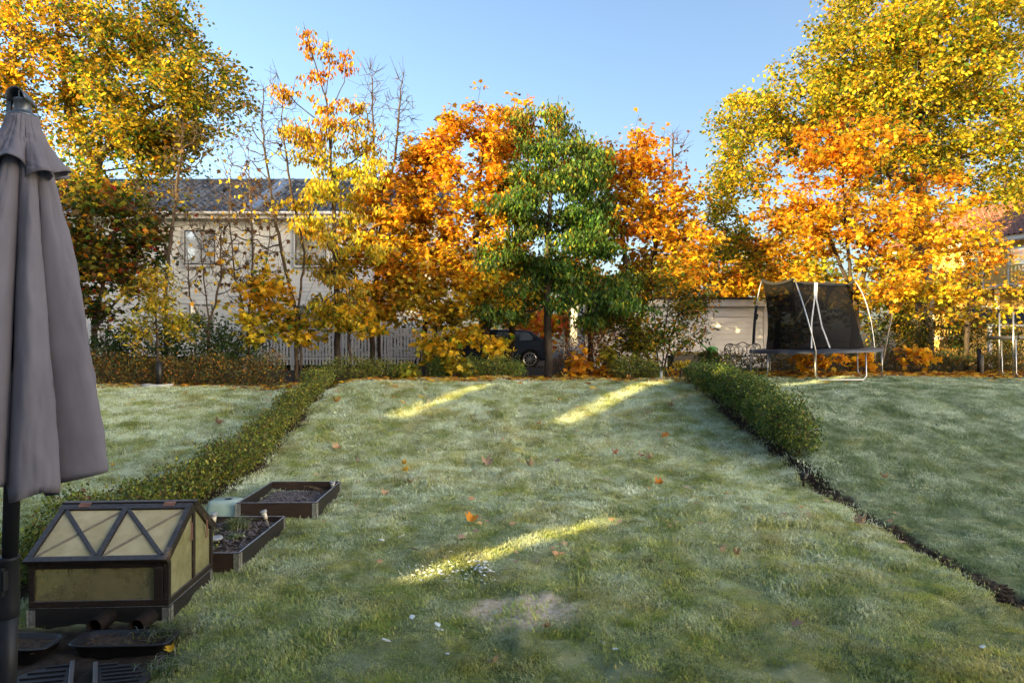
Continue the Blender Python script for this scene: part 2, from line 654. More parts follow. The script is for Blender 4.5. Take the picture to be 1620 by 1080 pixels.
def gz(x, y, fine=False):
    x = np.asarray(x, dtype=float)
    y = np.asarray(y, dtype=float)
    low = 0.02 * np.clip(y - 4.5, 0, 6.3) + 0.13 * sstep(6, 11, y)

    def prof(y0, y1, top, p=1.0):
        s = sstep(y0, y1, y)
        return low * (1 - s) + top * s
    left = prof(9.6, 17.6, 1.26)
    mid = prof(9.8, 17.3, 1.44)
    right = prof(8.8, 15.6, 1.38) + 0.10 * sstep(15, 20, y)
    wl = sstep(-5.0, -3.7, x)
    wr = sstep(4.1, 5.0, x)
    z = left * (1 - wl) + mid * wl
    z = z * (1 - wr) + right * wr
    z = z + 0.10 * sstep(18, 24, y)
    z = z + 0.10 * value_noise(x, y, 0.35, 1) * sstep(3, 8, y)
    if fine:
        m = (1 - sstep(19, 21, y))
        z = z + m * (0.06 * value_noise(x, y, 1.6, 2) + 0.07 * value_noise(x * 0.7, y * 1.3, 4.5, 3) + 0.045 * value_noise(x, y, 9.0, 4))
    return z


def GZ(x, y):
    return float(gz(x, y))


def border_right(y):
    return np.interp(y, [3, 6.3, 11, 17.3, 20], [4.72, 4.70, 4.62, 4.33, 4.2])


def border_left(y):
    return np.interp(y, [3, 7, 11, 16.8, 20], [-4.7, -4.75, -4.35, -4.62, -4.7])


def build_ground():
    def axis(a, b, step, far):
        d = np.arange(a, b, step)
        g = [step]
        while sum(g) < far:
            g.append(g[-1] * 1.35)
        lo = a - np.cumsum(g)
        hi = b + np.cumsum(g)
        return np.concatenate((lo[::-1], d, hi))
    xs = axis(-14.0, 15.0, 0.065, 900.0)
    ys = axis(3.6, 19.0, 0.065, 900.0)
    X, Y = np.meshgrid(xs, ys)
    Z = gz(X, Y, True)
    # a mulch ditch along the lot border, bare soil where the beds and pots stand
    bd = np.abs(X - border_right(Y)) + 0.10 * value_noise(X, Y, 3.0, 9)
    soil = (1 - sstep(0.09, 0.2, bd)) * (1 - sstep(16.9, 17.4, Y))
    Z = Z - 0.05 * soil
    hl = np.abs(X - border_left(Y))
    soil = np.maximum(soil, (1 - sstep(0.25, 0.45, hl)) * (1 - sstep(16.9, 17.4, Y)))
    corner = (1 - sstep(-2.75, -2.45, X + 0.12 * value_noise(X, Y, 4, 5))) * (1 - sstep(5.6, 5.8, Y))
    soil = np.maximum(soil, corner)
    dp = np.hypot((X - 0.05) / 0.46, (Y - 6.10) / 0.30) + 0.8 * value_noise(X, Y, 3.2, 12) + 0.6 * value_noise(X, Y, 9.0, 14)
    dry = 1 - sstep(0.75, 1.15, dp)
    ny, nx = X.shape
    V = np.stack((X.ravel(), Y.ravel(), Z.ravel()), 1)
    idx = np.arange(ny * nx).reshape(ny, nx)
    q = np.stack((idx[:-1, :-1], idx[:-1, 1:], idx[1:, 1:], idx[1:, :-1]), -1).reshape(-1, 4)
    o = mesh_np('ground', V, np.full(len(q), 4), q.ravel(), M['ground'], smooth=True, attrs={'soil': soil.ravel(), 'dry': dry.ravel()})
    tag(o, 'frosted lawn rising over a bank to the trees', kind='structure')
    return o


build_ground()

# ------------------------------------------------------------------ foliage and tree machinery


def orient(n, d):
    """rotation matrices with local x = d, local z ~ n (arrays Nx3)"""
    d = d / np.maximum(1e-9, np.linalg.norm(d, axis=1, keepdims=True))
    y = np.cross(n, d)
    y = y / np.maximum(1e-9, np.linalg.norm(y, axis=1, keepdims=True))
    z = np.cross(d, y)
    return np.stack((d, y, z), 2)


def tpl(pts):
    a = np.array(pts, dtype=float)
    if a.shape[1] == 2:
        a = np.concatenate((a, np.zeros((len(a), 1))), 1)
    return a


LEAF = {
    'maple': tpl([(0.0, 0.05, 0), (0.05, 0.42, -.06), (0.30, 0.30, 0), (0.42, 0.55, -.10), (0.62, 0.22, 0), (1.0, 0.0, -.14),
                  (0.62, -0.22, 0), (0.42, -0.55, -.10), (0.30, -0.30, 0), (0.05, -0.42, -.06), (0.0, -0.05, 0)]),
    'oak': tpl([(0, 0, 0), (0.35, 0.26, .03), (0.78, 0.28, .03), (1.0, 0.0, -.08), (0.70, -0.30, .03), (0.3, -0.24, .03)]),
    'lance': tpl([(0, 0, 0), (0.3, 0.20, .05), (0.65, 0.17, .05), (1.0, 0, -.08), (0.65, -0.17, .05), (0.3, -0.20, .05)]),
    'small': tpl([(0, 0, 0), (0.45, 0.28, .06), (1.0, 0, -.05), (0.45, -0.28, .06)]),
}


def leaves_mesh(name, pos, size, shape, cols, mat, parent, mode='flat', seed=1, tilt=0.55, kind=None):
    r = np.random.default_rng(seed)
    N = len(pos)
    T = LEAF[shape]
    m = len(T)
    az = r.random(N) * 2 * np.pi
    if mode == 'flat':
        d = np.stack((np.cos(az), np.sin(az), r.normal(-0.45, 0.45, N)), 1)
        n = np.stack((r.normal(0, tilt, N), r.normal(0, tilt, N), np.ones(N)), 1)
    elif mode == 'droop':
        d = np.stack((0.55 * np.cos(az), 0.55 * np.sin(az), -0.75 - 0.5 * r.random(N)), 1)
        n = np.stack((np.sin(az + 1.2 * r.normal(0, 1, N)), np.cos(az), r.normal(0.3, 0.5, N)), 1)
    elif mode == 'up':
        d = np.stack((0.8 * np.cos(az), 0.8 * np.sin(az), 0.4 + 0.7 * r.random(N)), 1)
        n = r.normal(0, 1, (N, 3)) + np.array((0, 0, 0.6))
    elif mode == 'lie':
        d = np.stack((np.cos(az), np.sin(az), r.normal(0, 0.15, N)), 1)
        n = np.stack((r.normal(0, 0.25, N), r.normal(0, 0.25, N), np.ones(N)), 1)
    else:
        d = r.normal(0, 1, (N, 3))
        n = r.normal(0, 1, (N, 3))
    R = orient(n, d)
    s = np.asarray(size) * (0.65 + 0.6 * r.random(N))
    tv = T[None, :, :] * s[:, None, None]
    tv[:, :, 2] *= (0.4 + 1.8 * r.random(N))[:, None]
    V = np.einsum('nij,nmj->nmi', R, tv) + pos[:, None, :]
    loops = np.arange(N * m)
    return mesh_np(name, V.reshape(-1, 3), np.full(N, m), loops, mat, parent, cols=cols, attrs=None)


def pick_cols(pal, N, r, var=0.18):
    """pal: list of (weight, rgb)"""
    w = np.array([p[0] for p in pal], dtype=float)
    w /= w.sum()
    c = np.array([p[1] for p in pal])[r.choice(len(pal), N, p=w)]
    c = c * (1 + r.normal(0, var, (N, 1))) * (1 + r.normal(0, 0.07, (N, 3)))
    return np.clip(c, 0.004, 0.9)


def grow(trunks, attr, step=0.4, wander=0.06, seed=1, wup=0.6, wlen=0.22):
    """skeleton that joins every attractor to the trunk lines; returns P, parent, tipmask"""
    r = np.random.default_rng(seed)
    cap = 60000
    P = np.zeros((cap, 3))
    par = np.full(cap, -1)
    D = np.zeros(cap)
    n = 0
    for ti, line in enumerate(trunks):
        line = [np.array(p, dtype=float) for p in line]
        if ti == 0:
            j = -1
        else:
            j = int(np.argmin(np.sum((P[:n] - line[0]) ** 2, 1)))
        for k in range(len(line)):
            if k == 0:
                if ti == 0:
                    P[n] = line[0]
                    par[n] = -1
                    j = n
                    n += 1
                continue
            a, b = line[k - 1], line[k]
            L = np.linalg.norm(b - a)
            m = max(1, int(math.ceil(L / step)))
            for q in range(1, m + 1):
                p = a + (b - a) * q / m + (r.normal(0, wander * 0.4, 3) if q < m else 0)
                P[n] = p
                par[n] = j
                D[n] = D[j] + np.linalg.norm(p - P[j])
                j = n
                n += 1
    nt = n
    base_h = P[0, 2] + 0.25 * (P[:nt, 2].max() - P[0, 2])
    dist = np.array([np.min(np.sum((P[:nt] - a) ** 2, 1)) for a in attr])
    tips = []
    for i in np.argsort(dist):
        a = attr[i]
        v = P[:n] - a
        dd = np.sqrt(np.sum(v * v, 1))
        cost = dd + wup * np.maximum(0, v[:, 2]) + wlen * D[:n] + 2.0 * np.maximum(0, base_h - P[:n, 2])
        j = int(np.argmin(cost))
        L = dd[j]
        if L < 0.05:
            tips.append(j)
            continue
        m = max(1, int(math.ceil(L / step)))
        p0 = P[j].copy()
        for q in range(1, m + 1):
            t = q / m
            p = p0 + (a - p0) * t
            if q < m:
                p = p + r.normal(0, wander, 3)
                p[2] += -0.10 * L * math.sin(math.pi * t) * 0.7
            P[n] = p
            par[n] = j
            D[n] = D[j] + np.linalg.norm(p - P[j])
            j = n
            n += 1
            if n >= cap - 100:
                break
        tips.append(n - 1)
    return P[:n].copy(), par[:n].copy(), np.array(tips), nt


def limb_mesh(name, P, par, r0, tip, mat, parent):
    n = len(P)
    kids = np.zeros(n)
    for i in range(n - 1, 0, -1):
        if par[i] >= 0:
            kids[par[i]] += max(kids[i], 1)
    N = max(2.0, kids[0])
    p = math.log(N) / math.log(max(1.5, r0 / tip))
    rad = tip * np.maximum(kids, 1) ** (1 / p)
    # basal flare
    h = P[:, 2] - P[0, 2]
    rad = rad * np.where((rad > r0 * 0.5) & (h < 0.6), 1 + 0.35 * np.clip(1 - h / 0.6, 0, 1), 1.0)
    e = np.arange(1, n)
    e = e[par[1:] >= 0]
    a = P[par[e]]
    b = P[e]
    ra = rad[par[e]]
    rb = rad[e]
    ra = np.minimum(ra, rb * 1.6 + 0.002)
    Vs, fs, ls = [], [], []
    base = 0
    for k, sel in ((7, rb > 0.035), (4, (rb <= 0.035) & (rb > 0.012)), (3, rb <= 0.012)):
        if not sel.any():
            continue
        A, B, RA, RB = a[sel], b[sel], ra[sel], rb[sel]
        d = B - A
        d = d / np.maximum(1e-6, np.linalg.norm(d, axis=1, keepdims=True))
        ref = np.where(np.abs(d[:, 2:3]) > 0.9, np.array([[1.0, 0, 0]]), np.array([[0, 0, 1.0]]))
        u = np.cross(d, ref)
        u /= np.maximum(1e-6, np.linalg.norm(u, axis=1, keepdims=True))
        w = np.cross(d, u)
        t = np.arange(k) * 2 * np.pi / k
        ring = u[:, None, :] * np.cos(t)[None, :, None] + w[:, None, :] * np.sin(t)[None, :, None]
        VA = A[:, None, :] - d[:, None, :] * (0.3 * RA)[:, None, None] + ring * RA[:, None, None]
        VB = B[:, None, :] + d[:, None, :] * (0.3 * RB)[:, None, None] + ring * RB[:, None, None]
        m = len(A)
        V = np.concatenate((VA, VB), 1)
        i0 = base + np.arange(m)[:, None] * (2 * k)
        kk = np.arange(k)
        k2 = (kk + 1) % k
        q = np.stack((i0 + kk, i0 + k2, i0 + k + k2, i0 + k + kk), -1).reshape(-1, 4)
        Vs.append(V.reshape(-1, 3))
        fs.append(np.full(len(q), 4))
        ls.append(q.ravel())
        base += m * 2 * k
    o = mesh_np(name, np.concatenate(Vs), np.concatenate(fs), np.concatenate(ls), mat, parent, smooth=True)
    return o, rad


def lobe_points(lobes, r, gap=0.0, gscale=0.5, goff=0.0):
    out = []
    for (x, y, Y, rx, ry, rd, n) in lobes:
        c = PX(x, y, Y)
        k = Y / FPX
        m = int(n * (1.0 + gap * 2.2))
        v = r.normal(0, 1, (m, 3))
        v /= np.linalg.norm(v, axis=1, keepdims=True)
        v *= (r.random((m, 1)) ** (1 / 2.3))
        so = r.random(3) * 40
        v *= np.array([1.0 + 0.7 * mnoise.noise((a_[0] * 2.2 + so[0], a_[1] * 2.2 + so[1], a_[2] * 2.2 + so[2])) for a_ in v])[:, None]
        p = np.array(c)[None, :] + v * np.array([rx * k, rd, ry * k])[None, :]
        if gap > 0:
            nz = np.array([mnoise.noise((q[0] * gscale + goff, q[1] * gscale, q[2] * gscale * 1.6)) for q in p])
            order = np.argsort(-nz)
            p = p[order[:n]]
        out.append(p)
    return np.concatenate(out)


def make_tree(name, label, cat, trunks, lobes, r0, leaf=None, bark='bark', tip=0.006, group=None, seed=1, step=0.4,
              gap=0.25, wander=0.05, wlen=0.22, wup=0.6, twigs=0, gscale=0.55):
    """leaf: dict(shape,size,per,spread,mode,pal | palf, flat)"""
    r = np.random.default_rng(seed)
    base = np.array(trunks[0][0], dtype=float)
    root = thing(name, label, cat, tuple(base), group)
    attr = lobe_points(lobes, r, gap, gscale, seed * 3.1)
    zg = gz(attr[:, 0], attr[:, 1])
    attr = attr[attr[:, 2] > zg + 0.3]
    P, par, tips, nt = grow(trunks, attr, step, wander, seed, wup, wlen)
    if twigs:
        # fine bare shoots at the ends
        tp = P[tips]
        twigs = min(twigs, 2 * len(tp))
        ex = tp[r.integers(0, len(tp), twigs)] + np.stack((r.normal(0, .22, twigs), r.normal(0, .22, twigs), 0.15 + 0.45 * r.random(twigs)), 1)
        n0 = len(P)
        pj = np.array([tips[np.argmin(np.sum((tp - q) ** 2, 1))] for q in ex])
        P = np.concatenate((P, ex))
        par = np.concatenate((par, pj))
    limb, rad = limb_mesh('trunk', P, par, r0, tip, M[bark], root)
    if leaf:
        h0 = P[:, 2]
        cand = np.where((rad < leaf.get('rmax', tip * 2.6)))[0]
        cand = cand[cand >= nt] if len(cand[cand >= nt]) > 20 else cand
        tipset = tips
        N = leaf['n']
        nb = int(N * 0.7)
        base_i = np.concatenate((tipset[r.integers(0, len(tipset), nb)], cand[r.integers(0, len(cand), N - nb)]))
        sp = leaf['spread']
        fl = leaf.get('flat', 0.6)
        pos = P[base_i] + r.normal(0, 1, (N, 3)) * np.array([sp, sp, sp * fl])
        pos[:, 2] += leaf.get('dz', 0.0)
        if 'palf' in leaf:
            cols = leaf['palf'](pos, r)
        else:
            cols = pick_cols(leaf['pal'], N, r)
        # every spray has its own tone, and whole boughs lean to green or rust
        tone = 0.68 + 0.62 * r.random(len(P))[base_i]
        hue = np.array([mnoise.noise((q[0] * 0.7 + seed, q[1] * 0.7, q[2] * 0.9)) for q in pos[::1]]) if N < 30000 else np.zeros(N)
        cols = np.clip(cols * tone[:, None] * np.stack((1 + 0.05 * hue, 1 - 0.22 * hue, 1 - 0.2 * hue), 1), 0.004, 0.9)
        zg = gz(pos[:, 0], pos[:, 1])
        keep = pos[:, 2] > zg + 0.1
        pos = pos[keep]
        cols = cols[keep]
        leaves_mesh('crown', pos, leaf['size'], leaf['shape'], cols, M['leaf'], root, leaf.get('mode', 'flat'), seed + 50, leaf.get('tilt', 0.55))
    return root


YEL = (0.68, 0.50, 0.035)
GOLD = (0.66, 0.42, 0.025)
ORG_ = (0.66, 0.33, 0.02)
DORG = (0.48, 0.19, 0.014)
RUST = (0.22, 0.060, 0.012)
REDL = (0.40, 0.035, 0.02)
OLIVE = (0.20, 0.19, 0.025)
YGRN = (0.34, 0.33, 0.035)
GRN = (0.10, 0.19, 0.022)
DGRN = (0.035, 0.075, 0.016)
BRN = (0.12, 0.06, 0.022)

# ------------------------------------------------------------------ buildings


def board_wall(root, x0, x1, z0, z1, y, h, mat, depth=0.02):
    """lapped boards, each its own part, shared mesh"""
    n = int((z1 - z0) / h)
    b = MB()
    L = (x1 - x0) / 2
    h2 = h - 0.007
    b.add([(-L, -0.006, h2), (L, -0.006, h2), (L, -depth, 0), (-L, -depth, 0), (-L, 0.02, h2), (L, 0.02, h2), (L, 0.02, 0), (-L, 0.02, 0)],
          [(3, 2, 1, 0), (4, 5, 6, 7), (0, 1, 5, 4), (2, 3, 7, 6), (1, 2, 6, 5), (3, 0, 4, 7)])
    me = bpy.data.meshes.new('board')
    me.from_pydata(b.v, [], b.f)
    me.materials.append(mat)
    for i in range(n):
        inst('board', me, ((x0 + x1) / 2, y + random.uniform(-0.002, 0.002), z0 + i * h), root)


def window(root, x0, x1, z0, z1, y, bars=True, glass='glass'):
    f = MB()
    w = 0.06
    f.box((x0 - w, y - 0.07, z0 - w), (x0, y, z1 + w)).box((x1, y - 0.07, z0 - w), (x1 + w, y, z1 + w))
    f.box((x0, y - 0.07, z1), (x1, y, z1 + w)).box((x0 - 0.03, y - 0.085, z0 - w - .03), (x1 + 0.03, y, z0))
    fr = f.build('window', M['white'], root)
    MB().box((x0 + .045, y - 0.035, z0 + .045), (x1 - .045, y - 0.022, z1 - .045)).build('pane', M[glass], fr)
    sh = MB()
    sh.box((x0, y - 0.045, z0), (x0 + .043, y - 0.02, z1)).box((x1 - .043, y - 0.045, z0), (x1, y - 0.02, z1)).box((x0 + .044, y - 0.045, z0), (x1 - .044, y - 0.02, z0 + .043)).box((x0 + .044, y - 0.045, z1 - .043), (x1 - .044, y - 0.02, z1))
    sh.build('sash', M['polemetal'], fr)
    if bars:
        m = MB()
        xm = (x0 + x1) / 2
        m.box((xm - 0.025, y - 0.055, z0), (xm + 0.025, y - 0.037, z1))
        zm = z0 + (z1 - z0) * 0.5
        m.box((x0, y - 0.052, zm - 0.018), (xm - 0.027, y - 0.038, zm + 0.018)).box((xm + 0.027, y - 0.052, zm - 0.018), (x1, y - 0.038, zm + 0.018))
        m.build('glazing_bar', M['white'], fr)
    return fr


def tile_mesh(w, l, name, mat):
    """pantile: S-curved across x, l along y (up slope)"""
    b = MB()
    n = 6
    vs = []
    for j, (yy, dz) in enumerate(((0, 0.03), (l * 1.08, 0.0))):
        for i in range(n + 1):
            t = i / n
            vs.append(((t - 0.5) * w * 1.06, yy, dz + 0.05 * math.sin(2 * math.pi * t)))
    for i in range(n + 1):
        t = i / n
        vs.append(((t - 0.5) * w * 1.06, 0.0, -0.005 + 0.05 * math.sin(2 * math.pi * t)))
    fs = [(i, i + 1, n + 2 + i, n + 1 + i) for i in range(n)] + [(2 * n + 2 + i, 2 * n + 3 + i, i + 1, i) for i in range(n)]
    me = bpy.data.meshes.new(name)
    me.from_pydata(vs, [], fs)
    me.materials.append(mat)
    for p in me.polygons[:n]:
        p.use_smooth = True
    return me


def join_tiles(me, mats, name, mat, parent):
    V = np.array([v.co[:] for v in me.vertices])
    F = [tuple(p.vertices) for p in me.polygons]
    Vs, ls = [], []
    for k, mt in enumerate(mats):
        A = np.array(mt)
        Vs.append(V @ A[:3, :3].T + A[:3, 3])
        ls.append(np.array(F) + k * len(V))
    q = np.concatenate(ls)
    o = mesh_np(name, np.concatenate(Vs), np.full(len(q), 4), q.ravel(), mat, parent)
    o['kind'] = 'stuff'
    return o


def cream_house():
    Y = 28.0
    g = 1.3
    x0, x1 = -24.0, -3.2
    zE = 7.62
    root = thing('row_house', 'cream boarded two-storey house with frosty dark tiled roof behind the trees', 'house', ((x0 + x1) / 2, Y, g))
    MB().box((x0, Y + 0.05, g - 0.3), (x1, Y + 8.4, zE)).build('wall', M['cream'], root)
    MB().box((x0 - 0.02, Y - 0.05, g - 0.3), (x1 + 0.02, Y + 0.02, g + 0.55)).build('plinth', M['rust'], root)
    board_wall(root, x0, x1, g + 0.55, zE - 0.25, Y, 0.165, M['cream'], 0.024)
    MB().box((x0 - 0.3, Y - 0.45, zE - 0.2), (x1 + 0.3, Y - 0.04, zE - 0.04)).box((x0, Y - 0.06, zE - 0.42), (x1, Y - 0.022, zE - 0.21)).build('eaves', M['white'], root)
    gt = MB()
    gt.tube([(x0 - 0.3, Y - 0.53, zE + 0.0), (x1 + 0.3, Y - 0.53, zE + 0.0)], 0.07, 8)
    gt.build('gutter', M['white'], root, True)
    # windows
    for (px0, px1, py0, py1, bars) in ((293, 342, 365, 419, False), (468, 517, 366, 420, False), (598, 645, 367, 421, False),
                                       (301, 338, 482, 520, True), (146, 170, 514, 545, True), (470, 512, 484, 522, True), (110, 160, 366, 420, True)):
        a = PX(px0, py1, Y)
        b = PX(px1, py0, Y)
        window(root, a.x, b.x, a.z, b.z, Y - 0.036, bars)
    # roof
    yr, zr = Y + 4.2, 9.98
    ye, ze = Y - 0.55, zE + 0.02
    rf = MB().add([(x0 - 0.4, ye, ze - 0.06), (x1 + 0.4, ye, ze - 0.06), (x1 + 0.4, yr, zr - 0.06), (x0 - 0.4, yr, zr - 0.06),
                   (x0 - 0.4, Y + 8.9, ze - 0.06), (x1 + 0.4, Y + 8.9, ze - 0.06)], [(0, 1, 2, 3), (3, 2, 5, 4), (0, 3, 4), (1, 5, 2), (0, 4, 5, 1)]).build('roof', M['tile'], root)
    sl = Vector((0, yr - ye, zr - ze))
    L = sl.length
    sl.normalize()
    nrm = Vector((0, -sl.z, sl.y))
    rows = 14
    tl = L / rows
    tw = 0.30
    me = tile_mesh(tw, tl, 'roof_tile', M['tile'])
    ang = math.atan2(sl.z, sl.y)
    cnt = 0
    rest = []
    cols = int((x1 - x0 + 0.8) / tw)
    div = PX(398, 335, Y - 0.4).x
    for c in range(cols):
        xc = x0 - 0.4 + (c + 0.5) * tw
        if abs(xc - div) < 0.32:
            continue
        for k in range(rows):
            p = Vector((xc, ye, ze)) + sl * (k * tl) + nrm * (0.015 + 0.004 * random.random())
            p.x = xc
            near = -16.4 < xc < -9.2
            if near and cnt < 300 and k < 13:
                inst('roof_tile', me, p, rf, (ang + random.uniform(-0.012, 0.012), random.uniform(-0.01, 0.01), random.uniform(-0.015, 0.015)))
                cnt += 1
            else:
                rest.append(Matrix.Translation(p) @ Matrix.Rotation(ang, 4, 'X'))
    join_tiles(me, rest, 'tiles', M['tile'], rf)
    MB().tube([(x0 - 0.4, yr, zr + 0.03), (x1 + 0.4, yr, zr + 0.03)], 0.11, 8).build('ridge_cap', M['tile'], rf, True)
    d = MB()
    for s in (-0.22, 0.22):
        d.bar(Vector((div + s, ye - 0.05, ze + 0.10)), Vector((div + s, yr, zr + 0.10)), 0.10, 0.16)
    d.bar(Vector((div, ye - 0.02, ze + 0.04)), Vector((div, yr, zr + 0.04)), 0.34, 0.08)
    d.build('flashing', M['flash'], rf)
    vent = Vector((-15.0 + 2.3, 0, 0)).x
    pv = Vector((vent, ye, ze)) + sl * (L * 0.62)
    MB().box((vent - 0.12, pv.y - 0.12, pv.z), (vent + 0.12, pv.y + 0.14, pv.z + 0.16)).build('roof_vent', M['black'], rf)
    MB().tube([(div, Y - 0.5, zE - 0.05), (div + 0.02, Y - 0.14, zE - 0.5), (div + 0.02, Y - 0.12, g + 0.3)], 0.05, 8).build('downpipe', M['white'], root, True)


cream_house()


def garage():
    Y = 23.6
    x0, x1 = PX(925, 0, Y).x, PX(1213, 0, Y).x
    g = 1.45
    zt = PX(0, 474, Y).z
    root = thing('garage', 'low pale boarded garage with flat black roof edge behind the iron bench', 'garage', ((x0 + x1) / 2, Y, g))
    MB().box((x0, Y + 0.05, g - 0.3), (x1, Y + 6, zt)).build('wall', M['garage'], root)
    board_wall(root, x0 + 0.12, x1 - 0.12, g + 0.1, zt - 0.2, Y, 0.195, M['garage'], 0.036)
    MB().box((x0, Y - 0.035, g), (x0 + 0.11, Y + 0.02, zt - 0.2)).box((x1 - 0.11, Y - 0.035, g), (x1 + 0.02, Y + 0.02, zt - 0.2)).build('corner_trim', M['white'], root)
    MB().box((x0 - 0.15, Y - 0.16, zt - 0.24), (x1 + 0.15, Y - 0.04, zt + 0.0)).build('fascia', M['white'], root)
    MB().box((x0 - 0.2, Y - 0.22, zt + 0.003), (x1 + 0.2, Y + 6.2, zt + 0.07)).build('roof', M['black'], root)


garage()


def yellow_house():
    A = Vector((22.5, 40.0, 0))
    B = Vector((26.6, 28.3, 0))
    g = 1.2
    zE = 7.6
    e = (B - A).normalized()
    n = Vector((e.y, -e.x, 0))
    if n.x > 0:
        n = -n
    L = (B - A).length
    Mx = Matrix(((e.x, -n.x, 0, A.x), (e.y, -n.y, 0, A.y), (0, 0, 1, 0), (0, 0, 0, 1)))
    # local x along facade, local y into the house
    root = thing('apartment_house', 'sunlit yellow boarded house with balconies and red tiled roof beyond the maples', 'house', tuple(A + e * L / 2 + Vector((0, 0, g))))
    MB(Mx).box((0, 0, g - 0.3), (L, 9, zE)).build('wall', M['yellow'], root)
    nb = int((zE - 1.9 - g) / 0.2)
    bm = MB()
    for i in range(nb):
        b = MB(Mx)
        z = g + 0.6 + i * 0.2
        b.add([(0, -0.03, z), (L, -0.03, z), (L, -0.006, z + 0.2), (0, -0.006, z + 0.2)], [(0, 1, 2, 3)])
        b.build('board', M['yellow'], root)
    MB(Mx).box((-0.6, -0.7, zE - 0.22), (L + .6, -0.05, zE)).build('eaves', M['white'], root)
    rf = MB(Mx).add([(-0.6, -0.8, zE), (L + 0.6, -0.8, zE), (L + .6, 4.5, zE + 2.6), (-0.6, 4.5, zE + 2.6), (-0.6, 9.8, zE), (L + .6, 9.8, zE)],
                    [(0, 1, 2, 3), (3, 2, 5, 4), (0, 3, 4), (1, 5, 2), (0, 4, 5, 1)]).build('roof', M['redtile'], root)
    ang = math.atan2(2.6, 5.3)
    me = tile_mesh(0.28, 0.37, 'roof_tile', M['redtile'])
    mats = []
    for c in range(int((L + 1.2) / 0.28)):
        for k in range(16):
            p = Vector((-0.6 + (c + .5) * 0.28, -0.8 + k * 0.37 * math.cos(ang), zE + k * 0.37 * math.sin(ang) + 0.03))
            mats.append(Mx @ Matrix.Translation(p) @ Matrix.Rotation(ang, 4, 'X'))
    join_tiles(me, mats, 'tiles', M['redtile'], rf)
    # white window and door frames
    for k, (x, z0, z1, w) in enumerate(((1.0, 5.5, 6.9, 1.2), (4.2, 5.3, 7.0, 1.0), (6.6, 5.3, 7.0, 1.5), (9.4, 5.5, 6.9, 1.3), (1.2, 2.5, 4.0, 1.2), (4.6, 2.5, 4.2, 1.2), (8.2, 2.6, 4.3, 1.4))):
        f = MB(Mx)
        for (a, b) in (((x - .1, -0.09, z0 - .1), (x, -0.035, z1 + .1)), ((x + w, -0.09, z0 - .1), (x + w + .1, -0.035, z1 + .1)), ((x, -0.09, z1), (x + w, -0.035, z1 + .1)), ((x, -0.09, z0 - .1), (x + w, -0.035, z0)), ((x + w / 2 - .03, -0.08, z0), (x + w / 2 + .03, -0.037, z1))):
            f.box(a, b)
        fo = f.build('window', M['white'], root)
        MB(Mx).box((x, -0.06, z0), (x + w, -0.04, z1)).build('pane', M['glass'], fo)
    # two balconies
    for (xa, xb, z) in ((3.2, 10.6, 5.0), (3.2, 10.6, 2.55)):
        s = MB(Mx).box((xa, -1.7, z), (xb, -0.1, z + 0.18)).build('balcony_slab', M['white'], root)
        r = MB(Mx)
        r.box((xa, -1.7, z + 0.98), (xb, -1.63, z + 1.05))
        r.build('handrail', M['yellow'], s)
        b = MB().box((-0.03, -0.02, 0), (0.03, 0.02, 0.78))
        me = bpy.data.meshes.new('baluster')
        me.from_pydata(b.v, [], b.f)
        me.materials.append(M['yellow'])
        for i in range(int((xb - xa) / 0.17)):
            p = Mx @ Vector((xa + 0.08 + i * 0.17, -1.665, z + 0.19))
            inst('baluster', me, p, s, (0, 0, math.atan2(e.y, e.x)))
    for x in (3.3, 7.0, 10.5):
        MB(Mx).box((x - .07, -1.6, g), (x + .07, -1.46, 4.99)).build('post', M['white'], root)
    cp = MB(Mx)
    for i in range(34):
        x = 4.5 + i * 0.18
        cp.add([(x, -3.2, 3.05), (x + .09, -3.2, 3.10), (x + .18, -3.2, 3.05), (x, -0.12, 3.62), (x + .09, -0.12, 3.67), (x + .18, -0.12, 3.62)], [(0, 1, 4, 3), (1, 2, 5, 4)])
    cp.build('canopy', M['black'], root)


yellow_house()


